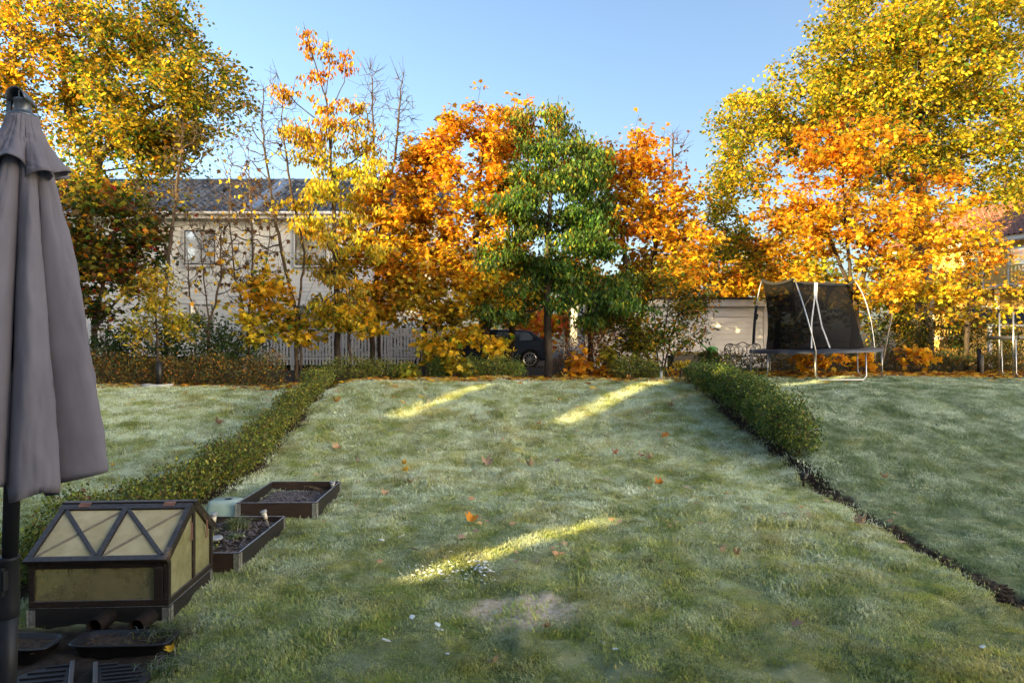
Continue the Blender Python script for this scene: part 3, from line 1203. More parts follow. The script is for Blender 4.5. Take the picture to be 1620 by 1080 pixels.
def sun_blockers():
    """unseen blocks and slotted screens added behind left to shade the garden"""
    h = SUN_H
    p = Vector((-h.y, h.x, 0))

    def UV(u, v, z):
        q = h * u + p * v
        return (q.x, q.y, z)

    def blk(b, u0, u1, v0, v1, z0, z1):
        c = [UV(u0, v0, z0), UV(u1, v0, z0), UV(u1, v1, z0), UV(u0, v1, z0), UV(u0, v0, z1), UV(u1, v0, z1), UV(u1, v1, z1), UV(u0, v1, z1)]
        b.add(c, [(0, 3, 2, 1), (4, 5, 6, 7), (0, 1, 5, 4), (1, 2, 6, 5), (2, 3, 7, 6), (3, 0, 4, 7)])
    U0, U1 = -78.0, -66.0
    # tall unseen blocks added far off: their shadow edge passes across the tree crowns
    far = 66.0
    specs = [(-40, 5.3, 3.4 + (20 + far) * TAN_E, 'broad unseen block added to shade the near lawn'),
             (7.9, 8.9, 3.2 + (21 + far) * TAN_E, 'narrow unseen block added between the two sun gaps'),
             (14.6, 25.5, 4.6 + (9 + far) * TAN_E, 'unseen block added to shade the maples'),
             (25.51, 60, 10.8 + (9 + far) * TAN_E, 'tallest unseen block added to shade the cream house')]
    for (v0, v1, H, lab) in specs:
        c = UV((U0 + U1) / 2, (v0 + v1) / 2, 0)
        root = thing('shade_block', lab, 'house', c, 'added shade blocks outside the view')
        b = MB()
        blk(b, U0, U1, v0, v1, -0.5, H - 0.4)
        b.build('wall', M['plaster'], root)
        b = MB()
        blk(b, U0 - 0.2, U1 + 0.2, v0 + 0.02, v1 - 0.02, H - 0.399, H)
        b.build('roof', M['tile'], root)
        for f in range(int((H - 2) / 2.8)):
            nw = max(1, int((v1 - v0) / 4.5))
            for k in range(nw):
                vc = v0 + (k + 0.5) * (v1 - v0) / nw
                b = MB()
                blk(b, U1 + 0.002, U1 + 0.05, vc - 0.6, vc + 0.6, 1.0 + f * 2.8, 2.4 + f * 2.8)
                b.build('window', M['glass'], root)
    # nearer added screens, their slots shaped to cast the sun streaks on the lawn
    um = -13.0
    top = 3.2 + (18 - um) * TAN_E

    def hit(px_, py_):
        Yq = 4.0
        while Yq < 30:
            z = CAM_Z - (py_ - 540.0) / FPX * Yq
            X = (px_ - 810.0) / FPX * Yq
            if z <= GZ(X, Yq):
                break
            Yq += 0.02
        q = Vector((X, Yq, 0))
        return p.dot(q), GZ(X, Yq) + 0.03 + (h.dot(q) - um) * TAN_E
    slots = [((625, 922), (985, 818), 0.13, 4.7, 8.6, 'tall added screen with the nearest light slot'),
             ((1200, 616), (1365, 597), 0.15, 8.61, 10.25, 'tall added screen with the narrowest light slot'),
             ((925, 677), (1066, 604), 0.21, 10.26, 12.45, 'tall added screen with the middle light slot'),
             ((640, 664), (785, 608), 0.20, 12.46, 15.2, 'tall added screen with the farthest light slot')]
    for (A_, B_, w, lo, hi, lab) in slots:
        va, za = hit(*A_)
        vb, zb = hit(*B_)
        va = min(max(va, lo + w), hi - w)
        vb = min(max(vb, lo + w), hi - w)
        b = MB()
        ext = -h * 0.3
        for poly in ([(lo, -0.5), (va - w, -0.5), (va - w, za), (vb - w, zb), (vb - w, top), (lo, top)],
                     [(va + w, -0.5), (hi, -0.5), (hi, top), (vb + w, top), (vb + w, zb), (va + w, za)],
                     [(va - w, -0.5), (va + w, -0.5), (va + w, za), (va - w, za)],
                     [(vb - w, zb), (vb + w, zb), (vb + w, top), (vb - w, top)]):
            b.prism([UV(um, v_, z_) for (v_, z_) in poly], ext)
        o = b.build('slot_screen', M['plaster'])
        tag(o, lab, 'wall', 'added light screens outside the view')


sun_blockers()

# ------------------------------------------------------------------ picket fence


def fence():
    Y = 26.2
    x0, x1 = PX(385, 0, Y).x, PX(720, 0, Y).x
    z0 = 1.55
    zt = PX(0, 519, Y).z
    root = thing('picket_fence', 'white picket fence standing between the trees and the cream house', 'fence', ((x0 + x1) / 2, Y, z0))
    b = MB().box((-0.036, -0.012, 0), (0.036, 0.012, zt - 0.06 - z0))
    me = bpy.data.meshes.new('picket')
    me.from_pydata(b.v, [], b.f)
    me.materials.append(M['white'])
    n = int((x1 - x0) / 0.125)
    for i in range(n):
        inst('picket', me, (x0 + (i + 0.5) * 0.125, Y, z0 + random.uniform(-.005, .005)), root, (0, random.uniform(-.01, .01), 0))
    for z in (z0 + 0.2, zt - 0.3):
        MB().box((x0, Y + 0.014, z), (x1, Y + 0.05, z + 0.09)).build('rail', M['white'], root)
    MB().box((x0, Y - 0.03, zt - 0.058), (x1, Y + 0.05, zt)).build('top_rail', M['white'], root)
    x = x0
    while x <= x1 + 0.1:
        MB().box((x - 0.05, Y + 0.052, z0 - 0.2), (x + 0.05, Y + 0.15, zt + 0.06)).build('post', M['white'], root)
        x += 1.85


fence()


# ------------------------------------------------------------------ trees
def TB(x, Y, dz=-0.05):
    X = (x - 810.0) / FPX * Y
    return (X, Y, GZ(X, Y) + dz)


def TR(base, Y, *pts):
    return [TB(base, Y)] + [tuple(PX(a[0], a[1], a[2] if len(a) > 2 else Y)) for a in pts]


def SUB(Y, *pts):
    return [tuple(PX(a[0], a[1], a[2] if len(a) > 2 else Y)) for a in pts]


OAKP = [(4, (0.56, 0.39, 0.03)), (3, (0.36, 0.29, 0.03)), (3, OLIVE), (3, GRN), (1.0, GOLD), (0.5, DORG), (2.4, DGRN)]
OAKR = [(5, (0.60, 0.46, 0.03)), (3.6, (0.42, 0.39, 0.03)), (3.0, OLIVE), (2.4, GRN), (1.0, GOLD), (0.4, DORG), (0.8, DGRN)]


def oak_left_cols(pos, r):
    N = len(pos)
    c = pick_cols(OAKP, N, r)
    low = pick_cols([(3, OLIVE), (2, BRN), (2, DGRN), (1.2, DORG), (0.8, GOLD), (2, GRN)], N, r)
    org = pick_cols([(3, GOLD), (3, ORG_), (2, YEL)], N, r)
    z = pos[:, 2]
    f = (r.random(N) < np.clip((7.4 - z) / 1.6, 0, 1))  # shade put into the palette: darker leaf colours below the shadow line
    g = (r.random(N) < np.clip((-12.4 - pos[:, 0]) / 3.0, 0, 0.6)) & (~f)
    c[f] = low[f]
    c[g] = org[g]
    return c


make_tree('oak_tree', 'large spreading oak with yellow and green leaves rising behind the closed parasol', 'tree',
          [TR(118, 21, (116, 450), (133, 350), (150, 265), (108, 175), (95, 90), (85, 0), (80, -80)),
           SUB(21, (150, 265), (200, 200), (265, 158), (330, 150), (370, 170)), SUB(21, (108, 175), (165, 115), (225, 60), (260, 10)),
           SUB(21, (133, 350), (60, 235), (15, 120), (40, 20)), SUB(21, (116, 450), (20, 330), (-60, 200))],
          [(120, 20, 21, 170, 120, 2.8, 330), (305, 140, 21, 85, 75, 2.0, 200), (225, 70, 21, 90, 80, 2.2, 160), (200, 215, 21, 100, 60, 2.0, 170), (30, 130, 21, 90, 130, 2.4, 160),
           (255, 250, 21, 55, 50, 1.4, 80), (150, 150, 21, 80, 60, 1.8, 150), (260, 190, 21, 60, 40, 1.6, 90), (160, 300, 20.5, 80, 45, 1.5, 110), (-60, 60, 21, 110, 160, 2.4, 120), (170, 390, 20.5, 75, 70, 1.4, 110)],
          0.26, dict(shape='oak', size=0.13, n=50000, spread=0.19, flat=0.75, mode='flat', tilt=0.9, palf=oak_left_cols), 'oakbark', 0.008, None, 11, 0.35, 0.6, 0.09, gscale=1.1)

make_tree('oak_tree', 'tall golden oak with pale limbs towering behind the trampoline', 'tree',
          [TR(1464, 24, (1460, 420), (1452, 300), (1460, 200), (1456, 100), (1470, 0), (1475, -80)),
           SUB(24, (1460, 215), (1420, 150), (1406, 90), (1398, 20)), SUB(24, (1460, 200), (1512, 132), (1562, 108), (1625, 65)),
           SUB(24, (1452, 300), (1350, 245), (1250, 218), (1180, 212), (1115, 225)), SUB(24, (1456, 340), (1310, 330), (1210, 385), (1130, 372)),
           SUB(24, (1458, 260), (1545, 245), (1640, 225)), SUB(24, (1350, 245), (1290, 180), (1225, 140))],
          [(1390, 80, 24, 130, 100, 3.2, 420), (1530, 60, 24, 130, 110, 3.0, 420), (1330, 180, 24, 100, 80, 2.6, 280), (1450, 150, 24, 110, 80, 2.6, 200), (1200, 190, 24, 75, 55, 1.8, 130), (1165, 270, 24, 60, 50, 1.6, 60),
           (1185, 390, 23.5, 70, 40, 1.4, 60), (1545, 210, 24, 100, 70, 2.4, 200), (1430, 250, 24, 110, 60, 2.2, 150), (1600, 300, 24, 50, 50, 1.6, 50), (1450, -50, 24, 160, 60, 3.0, 120), (1140, 330, 24, 40, 40, 1.2, 40)],
          0.30, dict(shape='oak', size=0.14, n=78000, spread=0.20, flat=0.75, mode='flat', tilt=0.9, pal=OAKR), 'oakbark', 0.008, None, 12, 0.38, 0.55, 0.10, gscale=1.1)

MAPLE = [(4, GOLD), (4, ORG_), (2.6, YEL), (1.8, DORG), (0.8, RUST), (0.9, OLIVE), (0.6, BRN)]


def maple_cols(ztop, lowgreen=0.2, redtop=0.55):
    def f(pos, r):
        N = len(pos)
        c = pick_cols(MAPLE, N, r)
        top = pick_cols([(3, DORG), (3, ORG_), (1, RUST), (1, GOLD)], N, r)
        low = pick_cols([(3, YEL), (2.4, YGRN), (2, GOLD), (1.2, OLIVE), (1, (0.5, 0.30, 0.03))], N, r)
        z = pos[:, 2]
        a = r.random(N) < redtop * np.clip((z - (ztop - 2.2)) / 1.6, 0, 1)
        b = r.random(N) < np.clip((5.4 - z) / 2.6, 0, 0.88)
        c[a] = top[a]
        c[b] = low[b]
        return c
    return f


def maple(label, trunks, lobes, r0, n, ztop, seed, size=0.135, **kw):
    return make_tree('maple_tree', label, 'tree', trunks, lobes, r0,
                     dict(shape='maple', size=size, n=int(n * 1.75), spread=0.15, flat=0.6, mode='flat', tilt=0.6, palf=maple_cols(ztop, **kw)), 'bark', 0.005,
                     'autumn maples along the far edge of the lawn', seed, 0.35, 0.45, 0.05, twigs=90, gscale=1.2)


maple('stout orange maple with a low forked trunk in front of the parked car',
      [TR(771, 19.8, (768, 545), (760, 470), (752, 380), (762, 250), (768, 180)), SUB(19.8, (768, 530), (792, 470), (806, 380), (800, 300))],
      [(762, 225, 19.8, 62, 62, 1.3, 90), (715, 300, 19.8, 75, 75, 1.4, 110), (700, 215, 19.8, 42, 35, 0.9, 40), (790, 320, 19.8, 55, 75, 1.3, 90), (740, 430, 19.5, 85, 65, 1.4, 120), (700, 490, 19.4, 60, 45, 1.1, 60), (800, 470, 19.4, 50, 36, 1.1, 50)],
      0.15, 6600, 9.3, 21)
maple('twin stemmed orange maple beside the white picket fence',
      [TR(675, 20.4, (672, 520), (668, 430), (672, 330), (668, 230)), [TB(687, 20.4), tuple(PX(690, 520, 20.4)), tuple(PX(700, 400, 20.4)), tuple(PX(702, 290, 20.4))]],
      [(660, 290, 20.4, 45, 70, 1.2, 80), (645, 390, 20.4, 50, 65, 1.2, 80), (655, 465, 20.2, 50, 36, 1.2, 60), (690, 250, 20.4, 38, 40, 0.9, 40), (700, 400, 20.6, 45, 60, 1.1, 50)],
      0.09, 4300, 8.5, 22)
maple('slender dark stemmed maple rising between the car and the green cherry',
      [TR(808, 20.8, (810, 480), (815, 380), (815, 260), (812, 190))],
      [(812, 215, 20.8, 38, 50, 1.0, 60), (830, 310, 20.8, 45, 60, 1.1, 70), (845, 430, 20.6, 45, 60, 1.1, 60), (800, 440, 20.6, 45, 50, 1.0, 50)],
      0.10, 3300, 8.9, 23)
maple('orange maple with two dark stems in front of the garage end',
      [TR(1007, 20.2, (1003, 520), (990, 450), (986, 360), (1002, 250), (1012, 205)), SUB(20.2, (1004, 540), (1030, 450), (1042, 340), (1050, 270))],
      [(1008, 255, 20.2, 48, 55, 1.1, 80), (985, 340, 20.2, 60, 60, 1.3, 90), (1060, 340, 20.2, 55, 65, 1.2, 90), (1045, 425, 20.2, 65, 50, 1.2, 80), (955, 270, 20.2, 30, 40, .9, 40), (1095, 380, 20.2, 35, 50, 0.9, 40)],
      0.12, 5000, 8.4, 24)
maple('broad orange maple spreading above the trampoline',
      [TR(1350, 20.8, (1352, 500), (1345, 430), (1338, 350), (1333, 260), (1335, 200)), SUB(20.8, (1351, 490), (1376, 400), (1396, 300), (1392, 225)), SUB(20.8, (1350, 470), (1318, 390), (1288, 300))],
      [(1330, 245, 20.8, 110, 60, 1.7, 150), (1255, 350, 20.8, 75, 65, 1.5, 110), (1350, 350, 20.8, 120, 60, 1.8, 150), (1455, 380, 20.6, 75, 75, 1.6, 120), (1500, 310, 20.8, 40, 40, 1.0, 40), (1410, 455, 20.4, 110, 45, 1.4, 110), (1230, 440, 21.5, 60, 40, 1.2, 60)],
      0.13, 8600, 8.8, 25)
maple('leafy orange maple partly hiding the yellow house',
      [TR(1528, 21, (1530, 500), (1535, 420), (1530, 350)), SUB(21, (1530, 500), (1560, 430), (1590, 390))],
      [(1530, 400, 21, 60, 70, 1.3, 90), (1590, 430, 21, 45, 55, 1.1, 50), (1500, 480, 20.6, 60, 35, 1.1, 60), (1565, 500, 21, 50, 30, 1.0, 40)],
      0.07, 900, 6.5, 26)
maple('slender golden maple with a bare dark stem by the fence post',
      [TR(590, 20, (590, 500), (598, 400), (606, 310), (612, 240))],
      [(605, 320, 20, 45, 55, 1.0, 60), (612, 420, 20, 50, 55, 1.1, 70), (590, 490, 19.8, 45, 35, 0.9, 40), (560, 400, 20.2, 35, 50, .9, 30)],
      0.08, 2500, 7.2, 27)
maple('golden maple filling the gap just behind the green cherry',
      [TR(935, 21.8, (934, 520), (930, 430), (926, 330), (925, 250))],
      [(925, 270, 21.8, 45, 55, 1.0, 60), (940, 360, 21.8, 60, 60, 1.2, 80), (950, 450, 21.6, 60, 50, 1.2, 70), (900, 430, 21.8, 45, 50, 1.0, 50), (955, 505, 21.4, 45, 25, .9, 30)],
      0.09, 3600, 8.2, 28)
# young yellow maples
YM = [(5, (0.68, 0.46, 0.03)), (2, YGRN), (2, GOLD), (0.7, GRN)]
for (lab, bx, Y, top, lobes, n, sd) in (
        ('bright yellow maple sapling in front of the picket fence', 478, 18.9, [(474, 500), (455, 440), (440, 400)], [(425, 455, 18.9, 50, 45, 0.9, 60), (450, 520, 18.8, 60, 35, 0.9, 70), (400, 500, 18.9, 35, 30, .7, 30)], 1700, 31),
        ('yellow maple sapling leaning beside the cherry trunk', 555, 18.7, [(552, 530), (560, 480)], [(560, 495, 18.7, 36, 30, .8, 40), (595, 520, 18.6, 26, 16, .6, 20)], 420, 32),
        ('low yellow green maple sapling under the stout maple', 725, 18.6, [(722, 560), (728, 530)], [(695, 545, 18.6, 36, 26, .8, 50), (735, 528, 18.7, 30, 18, .8, 30), (778, 545, 18.7, 28, 24, .6, 30)], 900, 33)):
    make_tree('maple_sapling', lab, 'sapling', [TR(bx, Y, *top)], lobes, 0.04,
              dict(shape='maple', size=0.16, n=n, spread=0.14, flat=0.5, mode='flat', tilt=0.5, pal=YM), 'bark', 0.005, 'yellow maple saplings under the trees', sd, 0.3, 0.2, 0.04)


# layered cherry with drooping leaves
def cherry_cols(pos, r):
    N = len(pos)
    c = pick_cols([(2.4, YEL), (3, YGRN), (3, GOLD), (2, (0.26, 0.25, 0.03))], N, r)
    top = pick_cols([(2, DORG), (3, (0.52, 0.26, 0.02)), (2.4, GOLD), (1.2, RUST)], N, r)
    a = r.random(N) < np.clip((pos[:, 2] - 7.6) / 2.0, 0, 0.97)
    c[a] = top[a]
    return c


CY = 19.3
rg = random.Random(45)
CHERRY_LOBES = []
for k in range(72):
    y = 185 + 330 * (k + rg.random()) / 72
    hw = float(np.interp(y, [180, 250, 320, 400, 500], [60, 85, 95, 75, 50]))
    x = float(np.interp(y, [180, 320, 500], [512, 545, 530])) + rg.uniform(-1, 1) * hw * 0.85
    CHERRY_LOBES.append((x, y, CY + rg.uniform(-.7, .7), rg.uniform(20, 42), rg.uniform(6, 14), rg.uniform(.3, .8), rg.randint(10, 20)))
make_tree('cherry_tree', 'tall slender cherry with tiers of drooping orange and yellow leaves', 'tree',
          [TR(535, CY, (533, 480), (531, 400), (527, 300), (520, 200), (512, 120), (506, 75)),
           SUB(CY, (516, 160), (500, 105), (487, 60), (480, 35)), SUB(CY, (516, 160), (522, 100), (518, 50)), SUB(CY, (518, 180), (545, 130), (552, 75)),
           SUB(CY, (520, 205), (470, 165), (432, 125)), SUB(CY, (520, 215), (570, 180), (583, 140)), SUB(CY, (525, 275), (470, 225), (440, 200)), SUB(CY, (525, 280), (600, 225), (640, 200))],
          [(487, 60, CY, 10, 28, 0.15, 18), (518, 75, CY, 8, 26, 0.15, 14), (547, 95, CY, 12, 20, 0.2, 14), (505, 120, CY, 20, 15, .3, 16), (450, 145, CY, 28, 12, .4, 20), (562, 165, CY, 24, 14, .4, 18), (515, 165, CY, 25, 18, .4, 20),
           ] + CHERRY_LOBES,
          0.09, dict(shape='lance', size=0.145, n=10000, spread=0.10, flat=0.45, dz=-0.05, mode='droop', palf=cherry_cols), 'bark', 0.005, None, 41, 0.3, 0.0, 0.03, wlen=0.12, wup=0.9)

GY = 19.0
rg = random.Random(44)
GREEN_LOBES = [(882, 175, GY, 18, 22, .4, 20), (822, 178, GY + .4, 20, 24, .5, 16)]
for k in range(66):
    y = 195 + 310 * ((k + rg.random()) / 66) ** 0.78
    hw = float(np.interp(y, [150, 200, 260, 340, 420, 480, 510], [12, 36, 70, 100, 126, 148, 132]))
    x = float(np.interp(y, [150, 500], [882, 882])) + rg.uniform(-1, 1) * hw * 0.85
    GREEN_LOBES.append((x, y, GY + rg.uniform(-.9, .9), rg.uniform(24, 52), rg.uniform(12, 24), rg.uniform(.4, .9), rg.randint(10, 18)))


def green_cols(pos, r):
    N = len(pos)
    c = pick_cols([(3, (0.065, 0.14, 0.026)), (3, GRN), (0.8, (0.14, 0.21, 0.04)), (2.8, DGRN), (0.8, YGRN), (0.2, GOLD)], N, r)
    top = pick_cols([(2, OLIVE), (1, DORG), (2, GRN), (1, YGRN)], N, r)
    a = r.random(N) < np.clip((pos[:, 2] - 7.6) / 1.6, 0, 0.8)
    c[a] = top[a]
    return c


make_tree('cherry_tree', 'green cherry with hanging leaves standing in the middle of the orange maples', 'tree',
          [TR(868, GY, (866, 480), (868, 380), (872, 280), (879, 195), (884, 150))],
          GREEN_LOBES,
          0.11, dict(shape='lance', size=0.13, n=26000, spread=0.14, flat=0.6, dz=-0.06, mode='droop', palf=green_cols), 'bark', 0.005, None, 42, 0.3, 0.35, 0.03, wlen=0.12, wup=0.8, gscale=1.3)

# bare and nearly bare trees
BARE = [
    ('bare multi stemmed tree with dark upswept branches against the tiled roof', 468, 19.4,
     [TR(468, 19.4, (470, 500), (446, 400), (428, 300), (414, 200), (418, 130)), SUB(19.4, (470, 510), (482, 400), (460, 300), (447, 200), (446, 140)), SUB(19.4, (470, 520), (500, 430), (505, 320), (500, 230))],
     [(400, 220, 19.4, 45, 95, 1.0, 150), (445, 210, 19.4, 40, 85, 1.0, 150), (365, 290, 19.4, 45, 70, .9, 90), (430, 350, 19.4, 60, 60, 1.0, 70), (340, 370, 19.4, 40, 50, .8, 50)], 0.055, 51, 60, BRN),
    ('thin leaning bare tree in front of the cream gable windows', 262, 19.2,
     [TR(262, 19.2, (262, 490), (264, 430), (276, 330), (288, 230), (293, 195))],
     [(320, 230, 19.2, 40, 40, .8, 30), (275, 260, 19.2, 30, 45, .8, 26), (240, 330, 19.2, 30, 40, .8, 18), (300, 340, 19.2, 30, 50, .8, 20)], 0.05, 52, 40, YEL),
    ('slim leafless shoots forked low beside the dark green bush', 328, 18.7,
     [TR(328, 18.7, (330, 500), (322, 440), (318, 380)), SUB(18.7, (329, 520), (350, 440), (348, 360), (340, 290)), SUB(18.7, (329, 530), (300, 470), (296, 400))],
     [(330, 400, 18.7, 50, 55, .8, 60), (370, 430, 18.7, 45, 50, .7, 40), (300, 450, 18.7, 35, 40, .7, 36)], 0.04, 53, 90, GOLD),
    ('thin dark tree with a few yellow leaves beside the roof flashing', 392, 18.9,
     [TR(392, 18.9, (394, 500), (400, 400), (396, 300), (392, 210)), SUB(18.9, (393, 520), (372, 440), (362, 340), (366, 250)), SUB(18.9, (393, 510), (420, 430), (430, 330))],
     [(385, 330, 18.9, 55, 80, .8, 110), (410, 430, 18.9, 50, 60, .8, 80), (355, 430, 18.9, 40, 60, .7, 60)], 0.04, 56, 260, YEL),
    ('straight bare sapling with twiggy crown rising behind the layered cherry', 600, 21.5,
     [TR(600, 21.5, (598, 400), (592, 250), (588, 120)), SUB(21.5, (598, 380), (625, 250), (636, 130))],
     [(588, 170, 21.5, 24, 80, .7, 90), (632, 190, 21.5, 22, 80, .7, 90), (655, 250, 21.5, 22, 45, .6, 50)], 0.05, 54, 0, BRN),
    ('wispy bare tree standing far behind the garage orange leaves', 1070, 24.5,
     [TR(1070, 24.5, (1068, 400), (1062, 280), (1066, 215))], [(1066, 250, 24.5, 22, 40, .6, 24)], 0.05, 55, 30, RUST)]
for (lab, bx, Y, tr, lobes, r0, sd, n, colr) in BARE:
    make_tree('bare_tree', lab, 'tree', tr, lobes, r0,
              dict(shape='maple', size=0.13, n=n, spread=0.06, mode='droop', pal=[(1, colr), (1, BRN)]) if n else None, 'twig', 0.0045, 'bare trees by the house', sd, 0.28, 0.0, 0.03, twigs=320, wup=1.6, wlen=0.10)

# darker understorey trees and shrubs
make_tree('understorey_tree', 'dark olive tree with scattered red leaves below the big oak', 'tree',
          [TR(140, 19.6, (150, 520), (165, 440), (180, 370)), SUB(19.6, (150, 520), (200, 460), (225, 400))],
          [(175, 330, 19.6, 85, 40, 1.3, 80), (120, 380, 19.6, 50, 45, 1.2, 60), (215, 380, 19.6, 50, 36, 1.1, 50), (165, 430, 19.6, 60, 36, 1.0, 50), (225, 455, 19.6, 35, 30, .8, 26), (130, 490, 19.6, 45, 40, 1.0, 40), (90, 430, 19.6, 40, 60, 1.0, 40)],
          0.07, dict(shape='maple', size=0.16, n=4600, spread=0.17, flat=0.6, mode='flat', tilt=0.6, pal=[(3, OLIVE), (2.4, BRN), (3, DGRN), (0.8, DORG), (0.35, REDL), (0.8, GOLD)]), 'bark', 0.005, None, 61, 0.3, 0.3, 0.05)
make_tree('young_tree', 'young yellow green tree planted in a concrete ring with black guard', 'tree',
          [TR(252, 17.5, (250, 560), (247, 510), (244, 455))],
          [(238, 480, 17.5, 45, 36, .7, 60), (275, 515, 17.5, 36, 28, .6, 36), (215, 520, 17.5, 30, 26, .6, 26), (245, 440, 17.5, 26, 26, .5, 20)],
          0.035, dict(shape='lance', size=0.13, n=1700, spread=0.12, flat=0.7, mode='flat', tilt=0.9, pal=[(3, YGRN), (2.4, YEL), (1.6, OLIVE), (1, GOLD)]), 'bark', 0.004, None, 62, 0.25, 0.2, 0.04)
make_tree('young_tree', 'lit golden sapling standing at the end of the trimmed hedge', 'tree',
          [TR(1075, 17.4, (1077, 590), (1078, 578)), [TB(1079, 17.4), tuple(PX(1082, 585, 17.4)), tuple(PX(1084, 572, 17.4))]],
          [(1076, 577, 17.4, 14, 9, .2, 16), (1068, 588, 17.4, 10, 8, .2, 8)],
          0.028, dict(shape='lance', size=0.085, n=170, spread=0.05, mode='flat', tilt=0.9, pal=[(3, YEL), (1, YGRN), (1, GOLD)]), 'bark', 0.006, None, 63, 0.2, 0.0, 0.02)
make_tree('shrub_tree', 'olive leaved arching shrub with many thin stems beside the garage', 'shrub',
          [TR(1040, 19.2, (1040, 560), (1035, 500), (1030, 450)), [TB(1050, 19.2), tuple(PX(1058, 540, 19.2)), tuple(PX(1085, 470, 19.2)), tuple(PX(1110, 450, 19.2))],
           [TB(1046, 19.2), tuple(PX(1052, 520, 19.2)), tuple(PX(1062, 450, 19.2))], [TB(1032, 19.2), tuple(PX(1018, 540, 19.2)), tuple(PX(1005, 480, 19.2))],
           [TB(1055, 19.2), tuple(PX(1072, 550, 19.2)), tuple(PX(1105, 520, 19.2))]],
          [(1040, 450, 19.2, 60, 35, 1.0, 60), (1085, 480, 19.2, 45, 35, .8, 50), (1000, 500, 19.2, 40, 40, .8, 36), (1060, 530, 19.2, 55, 30, .8, 60), (1010, 545, 19.2, 50, 30, .8, 50), (1118, 470, 19.2, 18, 18, .4, 12)],
          0.04, dict(shape='lance', size=0.13, n=5600, spread=0.14, flat=0.7, mode='flat', tilt=0.9, pal=[(4, OLIVE), (2, GRN), (1.6, BRN), (1.2, GOLD), (0.8, DORG), (2, DGRN)]), 'bark', 0.005, None, 64, 0.25, 0.1, 0.05)

# trees far behind, glowing over the garage and at the picture rim
FAR = [
    ('glowing orange maple crown behind the garage roof', 1150, 33, [(1110, 430, 33, 60, 45, 2.4, 80), (1170, 440, 33, 45, 40, 2, 60), (1060, 450, 33, 45, 40, 2, 50)], MAPLE, 4200, 71),
    ('far pink red maple seen through the cherry stems', 860, 36, [(860, 500, 36, 55, 40, 2, 70), (910, 490, 36, 40, 45, 2, 50)], [(2, (0.55, 0.14, 0.06)), (2, ORG_), (1, GOLD)], 2600, 72),
    ('distant yellow tree behind the yellow house roof', 1640, 46, [(1600, 330, 46, 90, 70, 3, 90), (1660, 300, 46, 60, 60, 3, 60)], OAKR, 5000, 73),
    ('distant orange tree behind the right end of the cream house', 700, 40, [(690, 420, 40, 90, 80, 3, 110), (780, 460, 40, 80, 70, 3, 90)], MAPLE, 5600, 74),
    ('distant golden tree between the garage and the oak', 1230, 38, [(1235, 470, 38, 60, 70, 3, 80), (1300, 450, 38, 70, 70, 3, 80), (1400, 470, 38, 90, 70, 3, 100)], OAKR, 6500, 75),
    ('distant olive tree left of the cream house chimneyless roof', -20, 34, [(-20, 420, 34, 120, 110, 3, 120), (60, 330, 34, 60, 60, 2, 50)], OAKP, 5000, 76)]
for (lab, bx, Y, lobes, pal, n, sd) in FAR:
    lab = lab.replace('distant olive tree left of the cream house chimneyless roof', 'distant olive tree rising beyond the parasol')
    make_tree('far_tree', lab.replace('the right end of ', ''), 'tree', [TR(bx, Y, (bx, 520), (bx + 4, 460))], lobes, 0.2,
              dict(shape='maple', size=0.26, n=n, spread=0.35, flat=0.6, mode='flat', tilt=0.7, pal=pal), 'bark', 0.01, 'trees far behind the garden', sd, 0.7, 0.2, 0.08)

# ------------------------------------------------------------------ shrubs and hedges


def bush(name, label, cat, lobes, n, size, pal, shape='small', mode='up', group=None, seed=1, stems=40, mat='hedge_leaf', spread=0.05, stemmat='twig', shell=0.35):
    """lobes: (x, y, z, rx, ry, rz) in world metres; leaves on twig ends through the outer shell"""
    r = np.random.default_rng(seed)
    L = np.array(lobes)
    w = L[:, 3] * L[:, 4] + L[:, 4] * L[:, 5] + L[:, 3] * L[:, 5]
    pick = r.choice(len(L), n, p=w / w.sum())
    # twig tips shared by about 6 leaves
    nt = max(10, n // 6)
    tp = r.choice(len(L), nt, p=w / w.sum())
    v = r.normal(0, 1, (nt, 3))
    v /= np.linalg.norm(v, axis=1, keepdims=True)
    rad = 1 - shell * r.random((nt, 1)) ** 1.5 + 0.10 * r.normal(0, 1, (nt, 1))
    tips = L[tp, :3] + v * L[tp, 3:6] * rad
    zg = gz(tips[:, 0], tips[:, 1])
    tips[:, 2] = np.maximum(tips[:, 2], zg + 0.02)
    # a few long shoots
    ns = nt // 8
    hs = L[:, 5].mean()
    tips[:ns] += np.stack((r.normal(0, .06, ns), r.normal(0, .06, ns), np.abs(r.normal(0.0, .30 * hs, ns))), 1)
    pos = tips[r.integers(0, nt, n)] + r.normal(0, spread, (n, 3))
    zg = gz(pos[:, 0], pos[:, 1])
    pos[:, 2] = np.maximum(pos[:, 2], zg + 0.01)
    c = L[:, :3].mean(0)
    base = (c[0], c[1], GZ(c[0], c[1]))
    root = thing(name, label, cat, base, group)
    cols = pick_cols(pal, n, r)
    leaves_mesh('foliage', pos, size, shape, cols, M[mat], root, mode, seed + 5)
    b = MB()
    for k in range(stems):
        i = r.integers(0, nt)
        t = tips[i]
        l = L[tp[i]]
        bx = l[0] + r.normal(0, 0.25) * l[3]
        by = l[1] + r.normal(0, 0.25) * l[4]
        p0 = Vector((bx, by, GZ(bx, by) - 0.02))
        p2 = Vector(t)
        p1 = p0.lerp(p2, 0.55) + Vector((r.normal(0, .03), r.normal(0, .03), 0.04))
        b.tube([p0, p1, p2], [0.008, 0.006, 0.003], 4, False)
    b.build('stems', M[stemmat], root)['kind'] = 'stuff'
    return root


